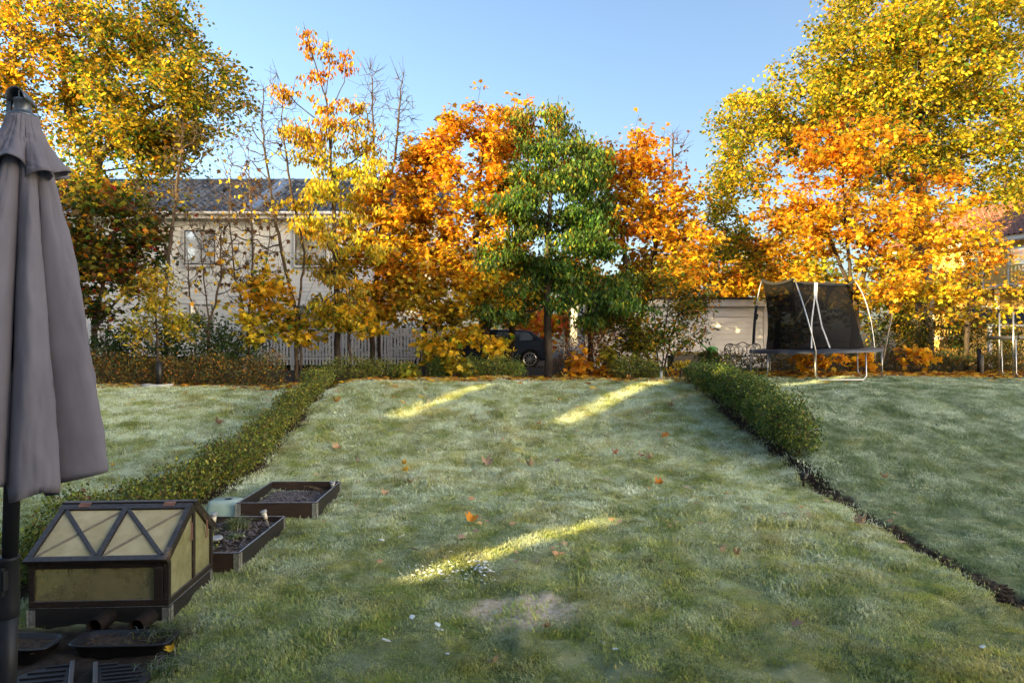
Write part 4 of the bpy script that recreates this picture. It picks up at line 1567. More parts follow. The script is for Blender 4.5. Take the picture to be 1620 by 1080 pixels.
HPAL = [(3, (0.19, 0.23, 0.025)), (3, (0.09, 0.14, 0.02)), (1.4, (0.34, 0.32, 0.035)), (1.0, (0.17, 0.085, 0.025)), (2, (0.035, 0.06, 0.012))]
HPALR = [(3, (0.09, 0.165, 0.025)), (3, (0.035, 0.075, 0.014)), (1.6, (0.24, 0.28, 0.03)), (0.4, (0.15, 0.075, 0.025))]
lob = []
yy = 6.6
while yy < 17.4:
    x = float(border_left(yy)) + random.uniform(-.08, .08)
    s = np.interp(yy, [6, 10, 14, 15.3, 16, 17.4], [0.38, 0.39, 0.32, 0.24, 0.32, 0.36]) * random.uniform(0.72, 1.2)
    lob.append((x - 0.05, yy, GZ(x, yy) + 0.42 * s / 0.55, 0.46 * s / 0.55, 0.42, 0.44 * s / 0.55))
    yy += 0.42
bush('hedge', 'loose small-leaved hedge running down the bank behind the cold frame', 'hedge', lob, 40000, 0.05, HPAL, seed=101, stems=200, spread=0.045)
lob = []
yy = 11.35
while yy < 17.0:
    x = float(border_right(yy)) + 0.13 + random.uniform(-.08, .08)
    s = np.interp(yy, [10, 11, 13, 15.5, 17], [0.40, 0.50, 0.46, 0.34, 0.28]) * random.uniform(0.74, 1.2)
    lob.append((x, yy, GZ(x, yy) + 0.44 * s / 0.55, 0.44 * s / 0.55, 0.40, 0.44 * s / 0.55))
    yy += 0.38
bush('hedge', 'dark green small-leaved hedge beside the mulched border edge', 'hedge', lob, 29000, 0.05, HPALR, seed=102, stems=150, spread=0.045)


def px_lobes(spec):
    out = []
    for (x, y, Y, rx, ry, rd) in spec:
        c = PX(x, y, Y)
        k = Y / FPX
        out.append((c.x, c.y, c.z, rx * k, rd, ry * k))
    return out


sp = []
x = 120
while x < 450:
    sp.append((x, 588 + random.uniform(-6, 6), 18.0 + random.uniform(-.15, .15), 24, 26 + random.uniform(-4, 5), 0.45))
    x += 22
bush('hedge', 'overgrown brown and olive hedge with caught leaves along the lawn top', 'hedge', px_lobes(sp), 17000, 0.062,
     [(2, BRN), (3, (0.09, 0.11, 0.03)), (2.2, (0.15, 0.16, 0.03)), (1.2, DORG), (0.5, ORG_), (1.5, (0.05, 0.05, 0.02))], seed=103, stems=120, spread=0.07)
bush('shrub', 'broad dark green bush in front of the cream house windows', 'shrub', px_lobes([(220, 545, 18.7, 60, 30, .8), (310, 535, 18.9, 60, 38, .8), (375, 550, 18.8, 50, 28, .7), (170, 560, 18.8, 40, 26, .6)]), 5200, 0.12,
     [(4, DGRN), (3, (0.06, 0.10, 0.025)), (1, (0.10, 0.12, 0.03))], 'lance', 'flat', None, 104, 30, 'leaf', 0.09)
bush('shrub', 'olive shrub at the top corner of the loose hedge', 'shrub', px_lobes([(560, 583, 18.2, 45, 18, .5), (600, 585, 18.2, 30, 16, .4)]), 4200, 0.05, HPAL, seed=105, stems=40, spread=0.05)
BUSHES = [
    ('round clipped green bush below the twin stemmed maple', [(697, 583, 18.3, 20, 17, .35)], 2600, [(3, GRN), (2, DGRN), (1, OLIVE)], 106),
    ('low green bush with yellow flecks in front of the car', [(745, 583, 18.3, 24, 15, .35), (785, 582, 18.3, 24, 16, .35), (815, 586, 18.3, 15, 12, .3)], 4200, [(3, GRN), (2, OLIVE), (1, YGRN), (1.5, DGRN)], 107),
    ('small green bush beside the red bicycle', [(640, 588, 18.3, 22, 12, .3)], 1800, [(3, GRN), (2, OLIVE), (0.6, YEL)], 108),
    ('dark rust brown shrub next to the green cherry trunk', [(925, 550, 19.4, 38, 48, .7), (968, 530, 19.6, 38, 62, .6), (900, 580, 19.2, 25, 20, .4)], 9500, [(3, BRN), (2, RUST), (2, (0.05, 0.03, 0.015)), (1, DORG)], 109),
    ('feathery olive bush with two yellow blooms by the white post', [(1000, 583, 18.2, 36, 17, .45), (1030, 588, 18.1, 20, 14, .35)], 4000, HPAL, 110)]
for (lab, sp, n, pal, sd) in BUSHES:
    bush('shrub', lab, 'shrub', px_lobes(sp), n, 0.055, pal, group='shrubs along the top of the lawn', seed=sd, stems=24, spread=0.05)
sp = []
x = 1112
while x < 1640:
    sp.append((x, 573 + random.uniform(-2, 2), 20.6, 18, 15 + random.uniform(-2, 2), 0.32))
    x += 15
bush('hedge', 'low trimmed dark hedge behind the trampoline legs', 'hedge', px_lobes(sp), 16000, 0.055, [(3, DGRN), (3, (0.07, 0.075, 0.02)), (2, BRN), (1, OLIVE), (0.6, DORG)], seed=111, stems=120, spread=0.05)
bush('shrub', 'tall dark thicket under the golden oak', 'shrub', px_lobes([(1420, 530, 22, 50, 40, .8), (1490, 535, 22, 50, 42, .8), (1560, 545, 22, 45, 34, .8), (1620, 545, 22, 40, 34, .8)]), 9000, 0.10, [(3, DGRN), (2, (0.06, 0.08, 0.02)), (1.5, BRN), (0.6, GOLD)], 'lance', 'flat', None, 112, 50, 'leaf', 0.08)
# low maple shoots with big leaves
for (lab, sp, n, pal, sd) in (
        ('low orange maple suckers in front of the rust brown shrub', [(915, 572, 18.6, 22, 20, .3), (950, 588, 18.5, 30, 11, .3)], 170, [(3, ORG_), (2, DORG), (1, GOLD)], 113),
        ('yellow maple suckers beside the feathery bush', [(965, 560, 18.9, 22, 28, .4), (985, 575, 18.7, 18, 14, .3)], 170, [(2, (0.5, 0.36, 0.03)), (2, YGRN), (2, OLIVE)], 114),
        ('orange leafed suckers behind the trampoline', [(1290, 568, 19.8, 40, 14, .4), (1370, 570, 19.8, 30, 12, .3), (1450, 560, 20.0, 30, 12, .3)], 340, [(3, ORG_), (3, GOLD), (1, DORG)], 115),
        ('yellow maple suckers among the low bushes by the car', [(720, 578, 18.1, 26, 14, .3), (640, 592, 18.1, 20, 8, .25)], 170, [(2, (0.5, 0.36, 0.03)), (2, OLIVE), (2, YGRN)], 116)):
    bush('maple_shoots', lab, 'shoots', px_lobes(sp), n, 0.19, pal, 'maple', 'flat', 'maple suckers under the trees', sd, 14, 'leaf', 0.09, shell=0.9)

sp = []
x = 380
while x < 730:
    sp.append((x, 538 + random.uniform(-4, 4), 27.1, 20, 28, 0.35))
    x += 16
bush('hedge', 'dark hedge added behind the white picket fence to darken its gaps', 'hedge', px_lobes(sp), 9000, 0.09, [(3, DGRN), (2, (0.03, 0.05, 0.015)), (1, BRN)], seed=121, stems=30, spread=0.07)  # added dark backing that stands for the shade between the pickets
# ------------------------------------------------------------------ leaf litter
r = np.random.default_rng(201)
N = 11000
X = r.uniform(-13.5, 17.5, N)
Yl = 17.05 + np.abs(r.normal(0, 1.1, N)) - (r.random(N) < 0.03) * r.random(N) * 2.5 + 0.25 * np.sin(X * 1.3)
Yl = np.where(X > 4.6, Yl + 1.1, Yl)
pos = np.stack((X, Yl, gz(X, Yl, True) + 0.015 + 0.03 * r.random(N)), 1)
cols = pick_cols([(3, ORG_), (3, GOLD), (2, DORG), (1.5, RUST), (1, YEL), (1, BRN)], N, r)
lit = leaves_mesh('leaf_litter', pos, 0.17, 'maple', cols, M['litter'], None, 'lie', 202)
tag(lit, 'carpet of fallen orange leaves under the trees', kind='stuff')

# ------------------------------------------------------------------ single leaves on the lawn


def ground_at(px, py):
    """world point on the lawn seen at photo pixel px, py"""
    Ys = np.arange(4.0, 30.0, 0.02)
    Zs = CAM_Z - (py - 540.0) / FPX * Ys
    Xs = (px - 810.0) / FPX * Ys
    k = np.argmax(Zs <= gz(Xs, Ys))
    return Vector((Xs[k], Ys[k], float(gz(Xs[k], Ys[k], True))))


LAWN_LEAVES = [
    (532, 712, 'curled rust brown leaf lying beside the loose hedge bank', DORG, 0.17), (770, 738, 'crumpled tan leaf lying at the foot of the bank', (0.30, 0.16, 0.09), 0.17),
    (838, 742, 'flat pale tan leaf at the foot of the bank', (0.34, 0.22, 0.13), 0.14), (882, 739, 'greyish curled leaf at the foot of the bank', (0.20, 0.12, 0.09), 0.13),
    (1043, 771, 'bright orange leaf standing on edge on the lower lawn', (0.60, 0.20, 0.02), 0.14), (745, 832, 'orange leaf lying in front of the sunlit streak', (0.60, 0.24, 0.02), 0.15),
    (640, 742, 'small yellow leaf uphill of the empty raised bed', (0.55, 0.33, 0.03), 0.10), (643, 752, 'yellow leaf below its smaller yellow neighbour', (0.55, 0.33, 0.03), 0.11),
    (648, 769, 'pale brown leaf on the frosted lawn', (0.34, 0.22, 0.13), 0.12), (608, 786, 'orange brown leaf near the empty raised bed', (0.42, 0.18, 0.04), 0.12),
    (975, 728, 'orange red leaf of a pair high on the lower lawn', (0.50, 0.14, 0.03), 0.13), (1014, 729, 'dark red leaf lying alone under the bank', (0.28, 0.05, 0.03), 0.11),
    (1053, 699, 'orange leaf on the bank near the dark hedge', (0.55, 0.20, 0.03), 0.15), (853, 678, 'small orange leaf halfway up the bank', (0.50, 0.20, 0.03), 0.10),
    (1062, 650, 'tan leaf in the shade beside the sunlit bank streak', (0.36, 0.20, 0.08), 0.15), (1400, 766, 'orange leaf on the grey green neighbouring lawn', (0.48, 0.20, 0.04), 0.11),
    (1364, 833, 'pale tan leaf fallen into the mulched border', (0.42, 0.28, 0.16), 0.15), (1163, 884, 'pale beige leaf on the lawn near the mulched border', (0.40, 0.28, 0.18), 0.10),
    (1262, 1002, 'rust brown leaf in a dip of the near lawn', (0.28, 0.10, 0.04), 0.10), (783, 1055, 'brown leaf at the near edge of the lawn', (0.24, 0.09, 0.03), 0.09),
    (271, 1045, 'yellow leaf caught in the long grass by the black trough', (0.58, 0.34, 0.02), 0.065), (531, 640, 'pale orange leaf near the top of the loose hedge', (0.52, 0.28, 0.08), 0.15),
    (177, 743, 'yellow leaf on the lawn beyond the loose hedge', (0.52, 0.32, 0.04), 0.10), (343, 676, 'brown leaf on the frosty bank beyond the loose hedge', (0.34, 0.14, 0.05), 0.16),
    (563, 738, 'thin brown leaf just uphill of the empty raised bed', (0.24, 0.10, 0.05), 0.13), (866, 1000, 'small tan leaf by the bare earth patch', (0.40, 0.2, 0.06), 0.07),
    (1030, 735, 'flat brown leaf beside the dark red leaf', (0.30, 0.17, 0.08), 0.12), (965, 603, 'orange leaf at the crest below the feathery bush', (0.62, 0.28, 0.04), 0.16),
    (995, 605, 'tan leaf at the crest near the white post', (0.55, 0.28, 0.08), 0.15), (895, 604, 'yellow leaf at the crest below the green cherry', (0.62, 0.36, 0.05), 0.16),
    (1285, 593, 'upright orange leaf under the trampoline edge', (0.58, 0.26, 0.05), 0.2), (1425, 600, 'brown leaf on the frosty flat beyond the trampoline', (0.30, 0.13, 0.05), 0.16)]
for i, (a, b, lab, c, s) in enumerate(LAWN_LEAVES):
    p = ground_at(a, b)
    if p is None:
        continue
    T = LEAF['maple'] * s * 1.2
    T = T - np.array((0.45 * s, 0, 0))
    rr = np.random.default_rng(300 + i)
    az = rr.random() * 6.28
    R = (Matrix.Rotation(az, 3, 'Z') @ Matrix.Rotation(rr.normal(0, 0.35), 3, 'X') @ Matrix.Rotation(rr.normal(0.1, 0.35), 3, 'Y'))
    V = []
    curl = rr.uniform(0.5, 2.2)
    ctr = R @ Vector((0, 0, 0.02))
    for q in T:
        z = curl * 1.2 * (q[1] ** 2) / s + 0.8 * curl * (q[0] ** 2) / s * rr.uniform(0.5, 1)
        V.append(tuple(p + R @ Vector((q[0], q[1], z)) + Vector((0, 0, 0.06 + 0.12 * s))))
    V.append(tuple(p + Vector((0, 0, 0.06 + 0.12 * s))))
    n = len(T)
    F = [(k, (k + 1) % n, n) for k in range(n)]
    L = np.array(F).ravel()
    o = mesh_np('fallen_leaf', np.array(V), np.full(n, 3), L, M['frost_leaf'] if sum(c) < 0.75 else M['litter'], None, cols=np.tile(np.array(c), (n, 1)))
    tag(o, lab, 'leaf', 'single fallen leaves on the lawn')

rl = np.random.default_rng(17)
SC = []
for k in range(170):
    a, b = (rl.uniform(470, 1250), 606 + 190 * rl.random() ** 1.8) if k < 120 else (rl.uniform(420, 1500), rl.uniform(790, 900))
    q = ground_at(a, b)
    SC.append((q.x, q.y, q.z + 0.05))
SC = np.array(SC)
lit = leaves_mesh('leaf_scraps', SC, 0.09, 'maple', pick_cols([(1, (0.30, 0.15, 0.07)), (1, (0.40, 0.24, 0.12)), (1.6, (0.52, 0.24, 0.04))], len(SC), rl), M['frost_leaf'], None, 'lie', 203)
tag(lit, 'tiny dry leaf scraps strewn over the frosted lawn', kind='stuff')

# ------------------------------------------------------------------ broken ice on the lawn


def shard(p, s, seed, b):
    rr = random.Random(seed)
    n = rr.randint(4, 6)
    a0 = rr.random() * 6.28
    pts = []
    for k in range(n):
        t = a0 + 6.283 * k / n + rr.uniform(-.3, .3)
        q = s * rr.uniform(0.45, 1.0)
        pts.append((q * math.cos(t), q * math.sin(t) * 0.7, 0))
    R = Matrix.Rotation(rr.uniform(-.5, .5), 3, 'X') @ Matrix.Rotation(rr.uniform(-.5, .5), 3, 'Y')
    b.prism([R @ Vector(q) + p for q in pts], (0, 0, 0.006))


ICE = [(611, 1023, 'large flat ice shard lying alone on the near lawn', 0.062), (651, 989, 'ice shard pointing at the bare earth patch', 0.05), (693, 1008, 'upper one of two tall ice slivers', 0.045), (695, 1012, 'lower one of two tall ice slivers', 0.05),
       (708, 1049, 'ice shard at the near edge below the slivers', 0.04), (635, 852, 'pale ice chip uphill beside the orange leaf', 0.05), (604, 861, 'ice chip farthest from the sunlit streak', 0.045), (784, 972, 'round ice lump lying on the bare earth patch', 0.045),
       (973, 1031, 'ice shard alone on the near lawn beyond the earth patch', 0.045), (953, 1020, 'small ice chip next to a bigger shard', 0.03), (1555, 1035, 'ice chip far out on the near lawn by the border', 0.035), (705, 932, 'ice chip hanging below the sunlit streak', 0.035)]
for i, (a, b_, lab, s) in enumerate(ICE):
    p = ground_at(a, b_) + Vector((0, 0, 0.045))
    b = MB()
    shard(p, s, i, b)
    tag(b.build('ice_shard', M['ice']), lab, 'ice', 'ice shards on the lawn')
b = MB()
rr = random.Random(9)
for k in range(110):
    a, c = (rr.gauss(762, 17), rr.gauss(908, 8)) if k < 55 else (rr.gauss(690, 28), rr.gauss(908, 9))
    shard(ground_at(a, c) + Vector((0, 0, 0.04)), rr.uniform(0.010, 0.028) * (1.6 if k < 6 else 1), 100 + k, b)
tag(b.build('ice_fragments', M['ice']), 'scatter of crushed ice fragments below the sunlit streak', kind='stuff')

# ------------------------------------------------------------------ trampoline


def bez(p0, p1, p2, n=10):
    p0, p1, p2 = Vector(p0), Vector(p1), Vector(p2)
    return [p0 * (1 - t) ** 2 + p1 * 2 * t * (1 - t) + p2 * t * t for t in [i / n for i in range(n + 1)]]


def trampoline():
    c = PX(1288, 560, 18.4)
    cx, cy = c.x, 18.4
    g = GZ(cx, cy)
    zd = g + 0.74
    R = 1.60
    root = thing('trampoline', 'round trampoline with black safety net and silver poles on the upper lawn', 'trampoline', (cx, cy, g))

    def pt(a, r, z):
        return Vector((cx + r * math.cos(a), cy + r * math.sin(a), z + 0.035 * math.cos(a)))
    ring = [pt(2 * math.pi * k / 48, R, zd) for k in range(49)]
    MB().tube(ring, 0.025, 6, False).build('ring_frame', M['galv'], root, True)
    pad = MB()
    vs, fs = [], []
    for k in range(48):
        a = 2 * math.pi * k / 48
        sag = 0.018 * math.sin(a * 7 + 1)
        vs += [pt(a, R + 0.06, zd - 0.05), pt(a, R + 0.05, zd + 0.035), pt(a, R - 0.28, zd + 0.045 + sag), pt(a, R - 0.29, zd + 0.0)]
    for k in range(48):
        j = (k + 1) % 48
        for q in range(3):
            fs.append((k * 4 + q, j * 4 + q, j * 4 + q + 1, k * 4 + q + 1))
    pad.add(vs, fs).build('edge_pad', M['pad'], root, True)
    mb = MB()
    vs = [pt(0, 0, zd - 0.04)] + [pt(2 * math.pi * k / 36, R - 0.24, zd + 0.005) for k in range(36)]
    mb.add(vs, [(0, 1 + k, 1 + (k + 1) % 36) for k in range(36)]).build('mat', M['black'], root)
    # U legs
    for k in range(4):
        a = k * math.pi / 2 - math.pi / 2
        pts = []
        for s in (-1, 1):
            top = pt(a + s * 0.40, R, zd - 0.01)
            low = pt(a + s * 0.40, R + 0.02, g + 0.13)
            inn = pt(a + s * 0.34, R + 0.02, g + 0.03)
            inn.z = g + 0.03
            low.z = g + 0.13
            seg = [top, low, inn]
            pts += seg if s < 0 else seg[::-1]
        MB().tube(pts, 0.018, 7).build('leg', M['galv'], root, True)
    # net poles: left, right, front, back
    zt = PX(0, 441, 18.4).z
    tops = {'l': PX(1206, 442, 18.5), 'f': PX(1257, 441, 17.4), 'r': PX(1352, 444, 18.6), 'b': PX(1306, 446, 19.4)}
    base = {'l': pt(math.pi, R + .05, zd - 0.3), 'f': pt(math.radians(-112), R + .05, g + 0.03), 'r': pt(0, R + .05, zd - 0.35), 'b': pt(math.pi / 2, R + .05, zd - 0.3)}
    mids = {'l': Vector((cx - R - 0.03, 18.4, zd + 1.25)), 'f': PX(1275, 500, 17.0), 'r': Vector((cx + R - 0.04, 18.4, zd + 1.3)), 'b': Vector((cx + 0.1, cy + R, zd + 1.2))}
    for k in 'lfrb':
        pts = bez(base[k], mids[k], tops[k], 12)
        if k == 'f':
            pts = [base['f'], Vector((base['f'].x - 0.03, base['f'].y - .02, zd)), PX(1278, 500, 16.75), tops['f']]
            pts = [pts[0]] + bez(pts[1], pts[2], pts[3], 8)
        MB().tube(pts, 0.017, 7).build('net_pole', M['galv'], root, True)
        if k == 'l':
            f = MB()
            f.tube(pts[2:8], 0.036, 8)
            f.tube([pts[5] + Vector((0.03, 0, 0)), pts[6] + Vector((0.05, 0, -0.05))], 0.03, 8)
            f.build('foam_sleeve', M['foam'], root, True)
    # net: lofted, pinched at mid height, sagging hem between poles
    n = 56
    rows = 9
    corner = [math.atan2(tops[k].y - cy, tops[k].x - cx) for k in 'lfrb']

    def top_pt(a):
        # follow the quadrilateral of pole tops, rounded
        best = []
        for k in 'lfrb':
            d = math.atan2(tops[k].y - cy, tops[k].x - cx) - a
            d = math.atan2(math.sin(d), math.cos(d))
            best.append((abs(d), k))
        best.sort()
        w0 = best[1][0] / (best[0][0] + best[1][0] + 1e-6)
        p = tops[best[0][1]].lerp(tops[best[1][1]], 1 - w0)
        sag = 0.13 * math.sin(math.pi * min(1, (1 - w0) * 2) * 0.5)
        d = Vector((p.x - cx, p.y - cy, 0))
        d = d * (1 + 0.10 * math.sin(math.pi * (1 - w0)))
        return Vector((cx + d.x, cy + d.y, p.z - sag))
    vs, fs = [], []
    tp = [top_pt(2 * math.pi * k / n) for k in range(n)]
    for i in range(rows + 1):
        t = i / rows
        for k in range(n):
            a = 2 * math.pi * k / n
            b0 = Vector((cx + 1.22 * math.cos(a), cy + 1.22 * math.sin(a), zd + 0.02))
            p = b0.lerp(tp[k], t)
            pinch = 1 - 0.035 * math.sin(math.pi * t) - 0.02 * math.sin(5 * a) * math.sin(math.pi * t)
            vs.append(Vector((cx + (p.x - cx) * pinch, cy + (p.y - cy) * pinch, p.z)))
    for i in range(rows):
        for k in range(n):
            j = (k + 1) % n
            fs.append((i * n + k, i * n + j, (i + 1) * n + j, (i + 1) * n + k))
    MB().add(vs, fs).build('safety_net', M['net'], root, True)
    MB().tube(tp + [tp[0]], 0.045, 6, False).build('top_hem', M['foam'], root, True)
    # pale zip straps forming an inverted V on the near side
    for (pts, w, nm) in (([PX(1291, 447, 17.25), PX(1290, 472, 17.15)], 0.085, 'zip_flap'), ([PX(1289, 470, 17.12), PX(1284, 510, 17.1), PX(1284, 551, 17.05)], 0.035, 'zip_strap'), ([PX(1291, 470, 17.12), PX(1300, 515, 17.1), PX(1313, 550, 17.05)], 0.035, 'zip_strap')):
        s = MB()
        for a, b in zip(pts[:-1], pts[1:]):
            s.bar(a, b, w, 0.008, (0, -1, 0))
        s.build(nm, M['strap'], root)


trampoline()


def frame_trampoline():
    cx, cy = PX(1655, 0, 19.0).x, 19.0
    g = GZ(cx, cy)
    zd = PX(0, 536, cy).z
    root = thing('trampoline', 'bare silver trampoline frame with two upright poles by the black post', 'trampoline', (cx, cy, g))
    R = 1.3
    ring = [(cx + R * math.cos(k * .1963), cy + R * math.sin(k * .1963), zd) for k in range(33)]
    MB().tube(ring, 0.028, 6, False).build('ring_frame', M['galv'], root, True)
    MB().lathe((cx, cy, zd - 0.03), [(R - 0.2, 0), (R - 0.05, 0.02), (R - 0.05, 0.03), (R - .2, 0.035)], 32).build('mat', M['black'], root)
    pr = [(cx + (R + .02) * math.cos(k * .1963), cy + (R + .02) * math.sin(k * .1963), zd + 0.035) for k in range(33)]
    MB().tube(pr, 0.05, 8, False).build('edge_pad', M['pad'], root, True)
    for (x, y) in ((PX(1581, 0, 19).x, 19.0), (PX(1603, 0, 18.2).x, 18.2)):
        MB().tube([(x, y, g + 0.03), (x, y, zd + 0.72)], 0.02, 7).build('net_pole', M['galv'], root, True)
        MB().tube([(x + 0.07, y, zd), (x + 0.07, y, g + 0.1), (x + 0.14, y, g + 0.03), (x + 0.8, y, g + 0.03)], 0.021, 7).build('leg', M['galv'], root, True)


frame_trampoline()


def shed():
    Y = 24.0
    a, b = PX(1566, 0, Y).x, PX(1700, 0, Y).x
    z0, z1 = PX(0, 512, Y).z, PX(0, 490, Y + 1.5).z
    g = GZ(a, Y)
    root = thing('shed', 'low shed with a black corrugated roof behind the bare trampoline frame', 'shed', ((a + b) / 2, Y, g))
    rf = MB()
    n = 30
    for i in range(n):
        x = a + (b - a) * i / n
        w = (b - a) / n
        rf.add([(x, Y, z0), (x + w / 2, Y, z0 + .04), (x + w, Y, z0), (x, Y + 1.5, z1), (x + w / 2, Y + 1.5, z1 + .04), (x + w, Y + 1.5, z1)], [(0, 1, 4, 3), (1, 2, 5, 4)])
    rf.build('roof', M['black'], root)
    MB().box((a + .1, Y + 0.1, z0 - 0.10), (b - .1, Y + 0.16, z0 - 0.003)).build('fascia', M['strap'], root)
    for x in (a + 0.15, (a + b) / 2, b - 0.15):
        MB().box((x - .05, Y + 0.17, g), (x + .05, Y + 0.27, z0 + 0.02)).build('post', M['white'], root)
    MB().box((a + .1, Y + 1.35, g), (b - .1, Y + 1.42, z1 - 0.06)).build('wall', M['yellow'], root)


shed()


def bench():
    Y = 21.4
    a = PX(1146, 0, Y).x
    b = PX(1197, 0, Y).x + 0.15
    w = b - a
    g = GZ((a + b) / 2, Y)
    z0 = PX(0, 563, Y).z
    zt = PX(0, 541, Y).z
    root = thing('garden_bench', 'ornate black iron bench with scrolled back against the pale garage', 'bench', ((a + b) / 2, Y, g))
    cx = (a + b) / 2
    # scalloped top rail
    pts = []
    for i in range(41):
        t = i / 40
        x = a + w * t
        z = zt - 0.10 + 0.10 * math.exp(-((t - 0.5) / 0.13) ** 2) + 0.05 * math.exp(-((t - 0.16) / 0.09) ** 2) + 0.05 * math.exp(-((t - 0.84) / 0.09) ** 2)
        if t < 0.06 or t > 0.94:
            z -= 0.14 * (1 - min(t, 1 - t) / 0.06) ** 2
        pts.append((x, Y + 0.02, z))
    MB().tube(pts, 0.017, 6).tube([(a + .01, Y + .02, pts[0][2]), (a + .02, Y, z0)], 0.015, 6).tube([(b - .01, Y + .02, pts[-1][2]), (b - .02, Y, z0)], 0.015, 6).build('back_rail', M['blackmetal'], root, True)
    l = MB()
    for i in range(9):
        t = (i + 0.5) / 9
        x = a + w * t
        zz = zt - 0.12
        for s in (-1, 1):
            l.tube(bez((x - s * w / 18, Y + .015, z0 + .02), (x + s * w / 12, Y + .015, (z0 + zz) / 2), (x - s * w / 20, Y + .015, zz)), 0.007, 4)
    for s in (-1, 1):
        for q in range(2):
            x = cx + s * (0.16 + 0.22 * q)
            l.tube([(x + 0.07 * math.cos(k * .5) * (1 - k / 26), Y + 0.02, zt - 0.13 + 0.07 * math.sin(k * .5) * (1 - k / 26)) for k in range(22)], 0.008, 4)
    l.build('back_lattice', M['blackmetal'], root, True)
    for i in range(6):
        y = Y - 0.04 - i * 0.075
        MB().tube([(a, y, z0), (b, y, z0)], 0.014, 6).build('seat_slat', M['blackmetal'], root, True)
    for x in (a, b):
        ar = MB()
        ar.tube(bez((x, Y, z0 + .18), (x, Y - 0.3, z0 + 0.30), (x, Y - 0.45, z0 + 0.12)), 0.016, 6)
        ar.tube([(x, Y - 0.45 + 0.05 * math.cos(k * .6), z0 + 0.08 + 0.05 * math.sin(k * .6)) for k in range(10)], 0.012, 5)
        ar.build('armrest', M['blackmetal'], root, True)
        for y in (Y, Y - 0.42):
            MB().tube(bez((x, y, z0), (x + 0.02, y - 0.05, (z0 + g) / 2), (x, y - 0.02, g)), 0.018, 6).build('leg', M['blackmetal'], root, True)


bench()


def car():
    Y = 24.6
    xw = PX(838, 0, Y).x
    g = GZ(xw, Y)
    zc = PX(0, 568, Y).z
    g = zc - 0.33
    root = thing('parked_car', 'blue grey estate car parked behind the maple trunks', 'car', (xw - 1.3, Y, g))
    x1 = xw + 0.78
    x0 = x1 - 4.5
    xf = xw - 2.65
    # side profile
    def arch(xc, r=0.37, n=8):
        return [(xc + r * math.cos(math.pi * k / n), g + 0.30 + r * math.sin(math.pi * k / n)) for k in range(n + 1)]
    prof = [(x1 - 0.02, g + 0.32), (x1, g + 0.60), (x1 - 0.06, g + 0.95), (x1 - 0.30, g + 1.02), (x1 - 0.75, g + 1.33), (x1 - 1.2, g + 1.39), (x1 - 2.2, g + 1.40), (x1 - 2.75, g + 1.31), (x1 - 3.35, g + 1.00),
            (x0 + 0.25, g + 0.86), (x0, g + 0.66), (x0 + 0.02, g + 0.30)]
    poly = prof + [(xf - 0.38, g + 0.27)] + arch(xf)[::-1] + [(xf + 0.38, g + 0.24), (xw - 0.38, g + 0.24)] + arch(xw)[::-1] + [(xw + 0.38, g + 0.27)]
    w = 0.88
    MB().prism([(x, Y - 0.06, z) for (x, z) in poly], (0, 2 * w, 0)).build('body', M['carpaint'], root, False, 0.03)
    gl = MB()
    gl.prism([(x, Y - 0.075, z) for (x, z) in ((x1 - 0.52, g + 1.03), (x1 - 0.84, g + 1.28), (x1 - 1.25, g + 1.33), (x1 - 1.45, g + 1.33), (x1 - 1.45, g + 0.98))], (0, 0.02, 0))
    gl.build('rear_side_window', M['carglass'], root)
    MB().prism([(x, Y - 0.075, z) for (x, z) in ((x1 - 1.53, g + 0.98), (x1 - 1.53, g + 1.33), (x1 - 2.2, g + 1.33), (x1 - 2.68, g + 1.26), (x1 - 3.12, g + 1.0))], (0, 0.02, 0)).build('front_side_window', M['carglass'], root)
    for xd in (x1 - 1.49, x1 - 2.5):
        MB().box((xd - 0.006, Y - 0.066, g + 0.35), (xd + 0.006, Y - 0.062, g + 0.95)).build('door_gap', M['black'], root)
    for xd in (x1 - 1.7, x1 - 2.7):
        MB().box((xd - 0.10, Y - 0.095, g + 0.86), (xd + 0.10, Y - 0.062, g + 0.89)).build('door_handle', M['carpaint'], root)
    MB().box((x1 - 0.28, Y - 0.075, g + 0.78), (x1 - 0.02, Y + 0.1, g + 0.93)).build('taillight', M['taillight'], root, False, 0.02)
    MB().box((x0 + 0.03, Y - 0.07, g + 0.62), (x0 + 0.30, Y + 0.1, g + 0.74)).build('headlight', M['lampglass'], root, False, 0.02)
    MB().box((x1 - 3.0, Y - 0.2, g + 0.98), (x1 - 2.85, Y - 0.07, g + 1.09)).build('wing_mirror', M['carpaint'], root, False, 0.02)
    ax = Matrix.Rotation(math.radians(90), 3, 'X')
    for (x, y) in ((xw, Y + 0.08), (xf, Y + 0.08), (xw, Y + 1.55), (xf, Y + 1.55)):
        wl = MB().lathe((x, y, g + 0.33), [(0.20, -0.10), (0.31, -0.11), (0.335, -0.07), (0.335, 0.07), (0.31, 0.11), (0.20, 0.10)], 28, ax).build('wheel', M['tyre'], root, True)
        rm = MB()
        n = 36
        rm.tube([(x + 0.225 * math.cos(k * 2 * math.pi / n), y - 0.10, g + 0.33 + 0.225 * math.sin(k * 2 * math.pi / n)) for k in range(n + 1)], 0.022, 6, False)
        for k in range(10):
            a = 2 * math.pi * k / 10
            d = Vector((math.cos(a), 0, math.sin(a)))
            rm.bar(Vector((x, y - 0.115, g + .33)) + d * 0.03, Vector((x, y - 0.105, g + .33)) + d * 0.22, 0.030, 0.03, (0, 1, 0))
        rm.lathe((x, y - 0.115, g + 0.33), [(0.055, -0.01), (0.055, 0.012), (0.04, 0.022)], 14, ax)
        rm.build('rim', M['rim'], wl)


car()


